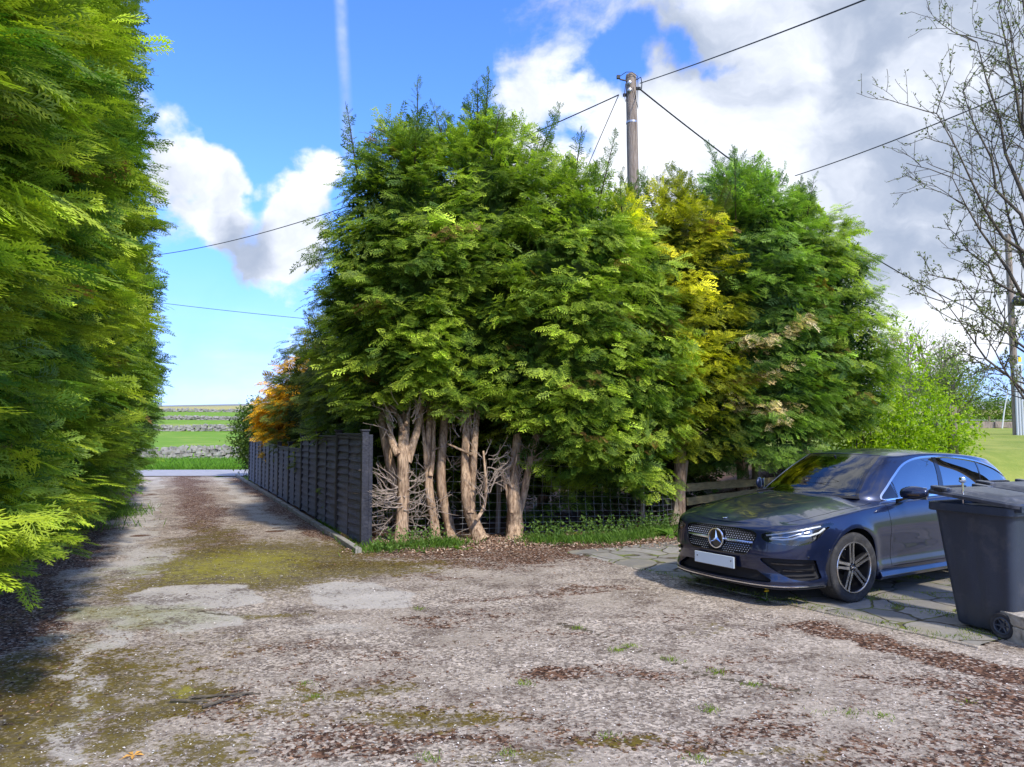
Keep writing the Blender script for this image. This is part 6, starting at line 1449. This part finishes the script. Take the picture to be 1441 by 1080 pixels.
mb.tube([(0, 0, 0), (.22, 0, -.02)], .035, 10); mb.lathe([(0, -.03), (.06, -.02), (.07, 0)], 16, axis='x'); o = mb.build('steering_wheel', M_SEAT, CAR, smooth=True, angle=50); o.location = (-.93, -.37, .93); o.rotation_euler = (0, .38, 0)
mb = MB(); mb.box((-1.02, 0, 1.30), (.03, .24, .07)); mb.tube([(-1.0, 0, 1.33), (-.98, 0, 1.37)], .015, 6); mb.build('rear_view_mirror', M_GLOSS, CAR, bevel=.01)
# cowl / wipers
mb = MB(); mb.loft([[(-.30+.0*y-.16*(y/.6)**2*.5, y, .952), (-.37-.16*(y/.6)**2*.5, y, .972), (-.42-.16*(y/.6)**2*.5, y, .94)] for y in np.linspace(-.62, .62, 14)]); mb.build('cowl', M_MATT, CAR)
for pts in ([(-.36, .02, .972), (-.46, .30, 1.005), (-.52, .58, .985)], [(-.36, -.58, .955), (-.50, -.25, 1.03), (-.47, .08, 1.01)]):
    mb = MB(); mb.tube(pts, .008, 6); mb.build('wiper', M_MATT, CAR)
# mirrors
for sg in (1, -1):
    mb = MB(); rings = []
    for t_ in np.linspace(0, 1, 12):
        y = .90+(.235 if sg > 0 else .07)*t_; s_ = math.sin(math.pi*(.12+.80*t_))**.45; hx, hz = .062*s_*(1.1-.35*t_), .078*s_*(1.02-.18*t_); cx = -.80-.05*t_
        rings.append([(cx+hx*math.cos(a)*(1.25 if math.cos(a) > 0 else .55), y*sg, 1.005+.012*t_+hz*math.sin(a)*(1 if math.sin(a) > 0 else .85)) for a in np.arange(18)/18*2*math.pi*(1 if sg > 0 else -1)])
    mb.loft(rings[::-1] if sg > 0 else rings[::-1]); Mi = mb.build('door_mirror', M_PAINT, CAR, smooth=True, angle=60)
    mb = MB(); mb.loft([[(-.77, sg*.84, .90), (-.89, sg*.84, .90), (-.89, sg*.84, .945), (-.77, sg*.84, .945)][::sg], [(-.785, sg*.93, .945), (-.87, sg*.93, .945), (-.87, sg*.93, .965), (-.785, sg*.93, .965)][::sg]]); mb.build('mirror_arm', M_GLOSS, Mi)
    mb = MB(); mb.box((-.875, sg*(1.015 if sg > 0 else .93), 1.01), (.01, .19 if sg > 0 else .05, .12)); mb.build('mirror_glass', M_CHROME, Mi, bevel=.02)
    mb = MB(); mb.tube([(-.765, sg*.93, .995), (-.745, sg*(1.0 if sg > 0 else .95), .995), (-.765, sg*(1.09 if sg > 0 else .965), 1.0)], .006, 6); mb.build('indicator', MATS.get('amber') or mat('amber', (.06, .035, .012), .3), Mi)
    for x in (-1.52, -2.42):
        mb = MB(); rings = []
        for t_ in np.linspace(-1, 1, 9): rings.append([(x+.11*t_, sg*(.902+.022*(1-t_**4)+dy), .838+dz) for dy, dz in ((-.012, -.012), (.002, -.012), (.008, 0), (.002, .014), (-.012, .014))][::sg])
        mb.loft(rings); h_ = mb.build('door_handle', M_PAINT, CAR, smooth=True, angle=50); mb = MB(); mb.tube([(x-.10, sg*.925, .853), (x+.10, sg*.925, .853)], .004, 5); mb.build('handle_trim', M_TRIM, h_)
    # sill skirt
    mb = MB(); mb.loft([[(x, sg*.865, .245), (x, sg*.885, .20), (x, sg*.86, .165), (x, sg*.7, .17), (x, sg*.7, .26)][::-sg] for x in (-.44, -1.0, -1.8, -2.30)]); mb.build('sill', M_PAINT, CAR, bevel=.006)
# underbody and arch liners
mb = MB(); mb.box((-1.4, 0, .22), (4.4, 1.2, .06)); mb.box((-1.37, 0, .22), (1.6, 1.6, .06)); mb.box((.62, 0, .24), (.3, 1.1, .1)); mb.build('underbody', M_MATT, CAR)
for cx in (0, -2.73):
    for sg in (1, -1):
        mb = MB(); mb.lathe([(.40, sg*.25), (.40, 0), (.378, -sg*.005)], 40, (0, 0, 0), 'y'); 
        mb = MB(); V_, F_ = [], []
        for k in range(31):
            a = R_(-22+224*k/30)
            for r_, y in ((.376, .872), (.395, .85), (.40, .55), (.05, .55)): V_.append((cx+r_*math.cos(a), sg*y, .335+r_*math.sin(a)))
        F_ = [(k*4+j, k*4+j+1, (k+1)*4+j+1, (k+1)*4+j) for k in range(30) for j in range(3)]; mb.add(V_, F_); mb.build('arch_liner', M_MATT, CAR)
# ---- wheels
def make_wheel():
    w = empty('wheel', (0, 0, 0)); w.parent = CAR
    mb = MB(); mb.lathe([(.238, -.10), (.262, -.108), (.300, -.113), (.322, -.108), (.331, -.092), (.333, -.05), (.333, .05), (.331, .092), (.322, .108), (.300, .113), (.262, .108), (.238, .10)], 72, axis='y'); 
    o = mb.build('tyre', M_TYRE, w, smooth=True, angle=50)
    tr = MB()
    for k in range(60):
        a = k/60*2*math.pi
        for y in (-.075, .075): tr.box((.3335*math.cos(a), y, .3335*math.sin(a)), (.002, .045, .005), M=Matrix.Rotation(-a, 3, 'Y'))
    for y in (-.035, .0, .035): tr.lathe([(.3342, y-.004), (.3345, y), (.3342, y+.004)], 60, axis='y')
    tr.build('tread', M_MATT, o)
    mb = MB(); mb.lathe([(.242, .108), (.236, .112), (.228, .106), (.222, .085), (.215, .02), (.205, -.09), (.238, -.10), (.240, .10)], 60, axis='y'); r_ = mb.build('rim', M_RIMD, w, smooth=True, angle=40)
    mb = MB(); mb.lathe([(.2435, .1065), (.2400, .1125), (.2320, .1125), (.2290, .107)], 60, axis='y'); mb.build('rim_edge', M_RIMB, r_, smooth=True, angle=40)
    mb = MB(); mb.lathe([(0, .075), (.03, .075), (.05, .078), (.062, .060), (.07, .03), (.09, .0), (.15, -.01), (.15, -.02), (0, -.02)], 40, axis='y'); mb.build('hub', M_RIMD, r_, smooth=True, angle=40)
    mb = MB(); mb.lathe([(.0, -.03), (.165, -.03), (.165, -.045), (.0, -.045)], 40, axis='y'); mb.build('brake_disc', M_METAL, w, smooth=True, angle=30)
    mb = MB(); mb.box((-.12, -.02, .06), (.07, .05, .15)); mb.build('brake_caliper', M_RIMD, w, bevel=.01)
    for k in range(5):
        a = math.pi/2+k*2*math.pi/5; sp = MB(); sd_ = MB()
        for s in (-1, 1):
            # one arm of the double spoke: inner end near the hub, outer end on the rim
            prof = [(.045, .002*s, .032*s, .090), (.085, .007*s, .034*s, .094), (.14, .010*s, .033*s, .098), (.19, .012*s, .034*s, .104), (.229, .012*s, .042*s, .109)]
            rf, rs = [], []
            for r0, u0, u1, y0 in prof:
                u0, u1 = (u0, u1) if s > 0 else (u1, u0)
                f = lambda u, y: (r0*math.cos(a)-u*math.sin(a), y, r0*math.sin(a)+u*math.cos(a))
                rf.append([f(u0, y0), f(u1, y0), f(u1, y0-.004), f(u0, y0-.004)]); 
                rs.append([f(u0+.001, y0-.004), f(u1-.001, y0-.004), f(u1+(.004 if s > 0 else -.002), y0-.045), f(u0-(.002 if s > 0 else .004), y0-.045)])
            sp.loft(rf); sd_.loft(rs)
        o = sp.build('spoke', M_RIMB, r_); sd_.build('spoke_side', M_RIMD, r_)
        m2 = MB(); m2.lathe([(0, .004), (.007, .003), (.008, -.006)], 8, axis='y'); b_ = m2.build('wheel_bolt', M_METAL, r_); b_.location = (.042*math.cos(a+.63), .082, .042*math.sin(a+.63))
    mb = MB(); mb.lathe([(0, .092), (.024, .092), (.030, .088), (.032, .07)], 24, axis='y'); c_ = mb.build('hub_cap', M_GLOSS, r_, smooth=True, angle=30)
    star('hub_badge', (0, .0925, 0), .022, r_, .003, 'y')
    return w
w0 = make_wheel(); w0.location = (0, .775, .333)
for x, y, rz in ((-2.73, .775, 0), (0, -.775, math.pi), (-2.73, -.775, math.pi)):
    w = w0.copy(); COL.objects.link(w); w.parent = CAR; w.location = (x, y, .333); w.rotation_euler = (0, 0, rz)
    kids = [q for q in list(COL.objects) if q.parent == w0]
    for ch in kids: copy_tree(ch, w)
w0.rotation_euler = (0, R_(7), R_(-4))
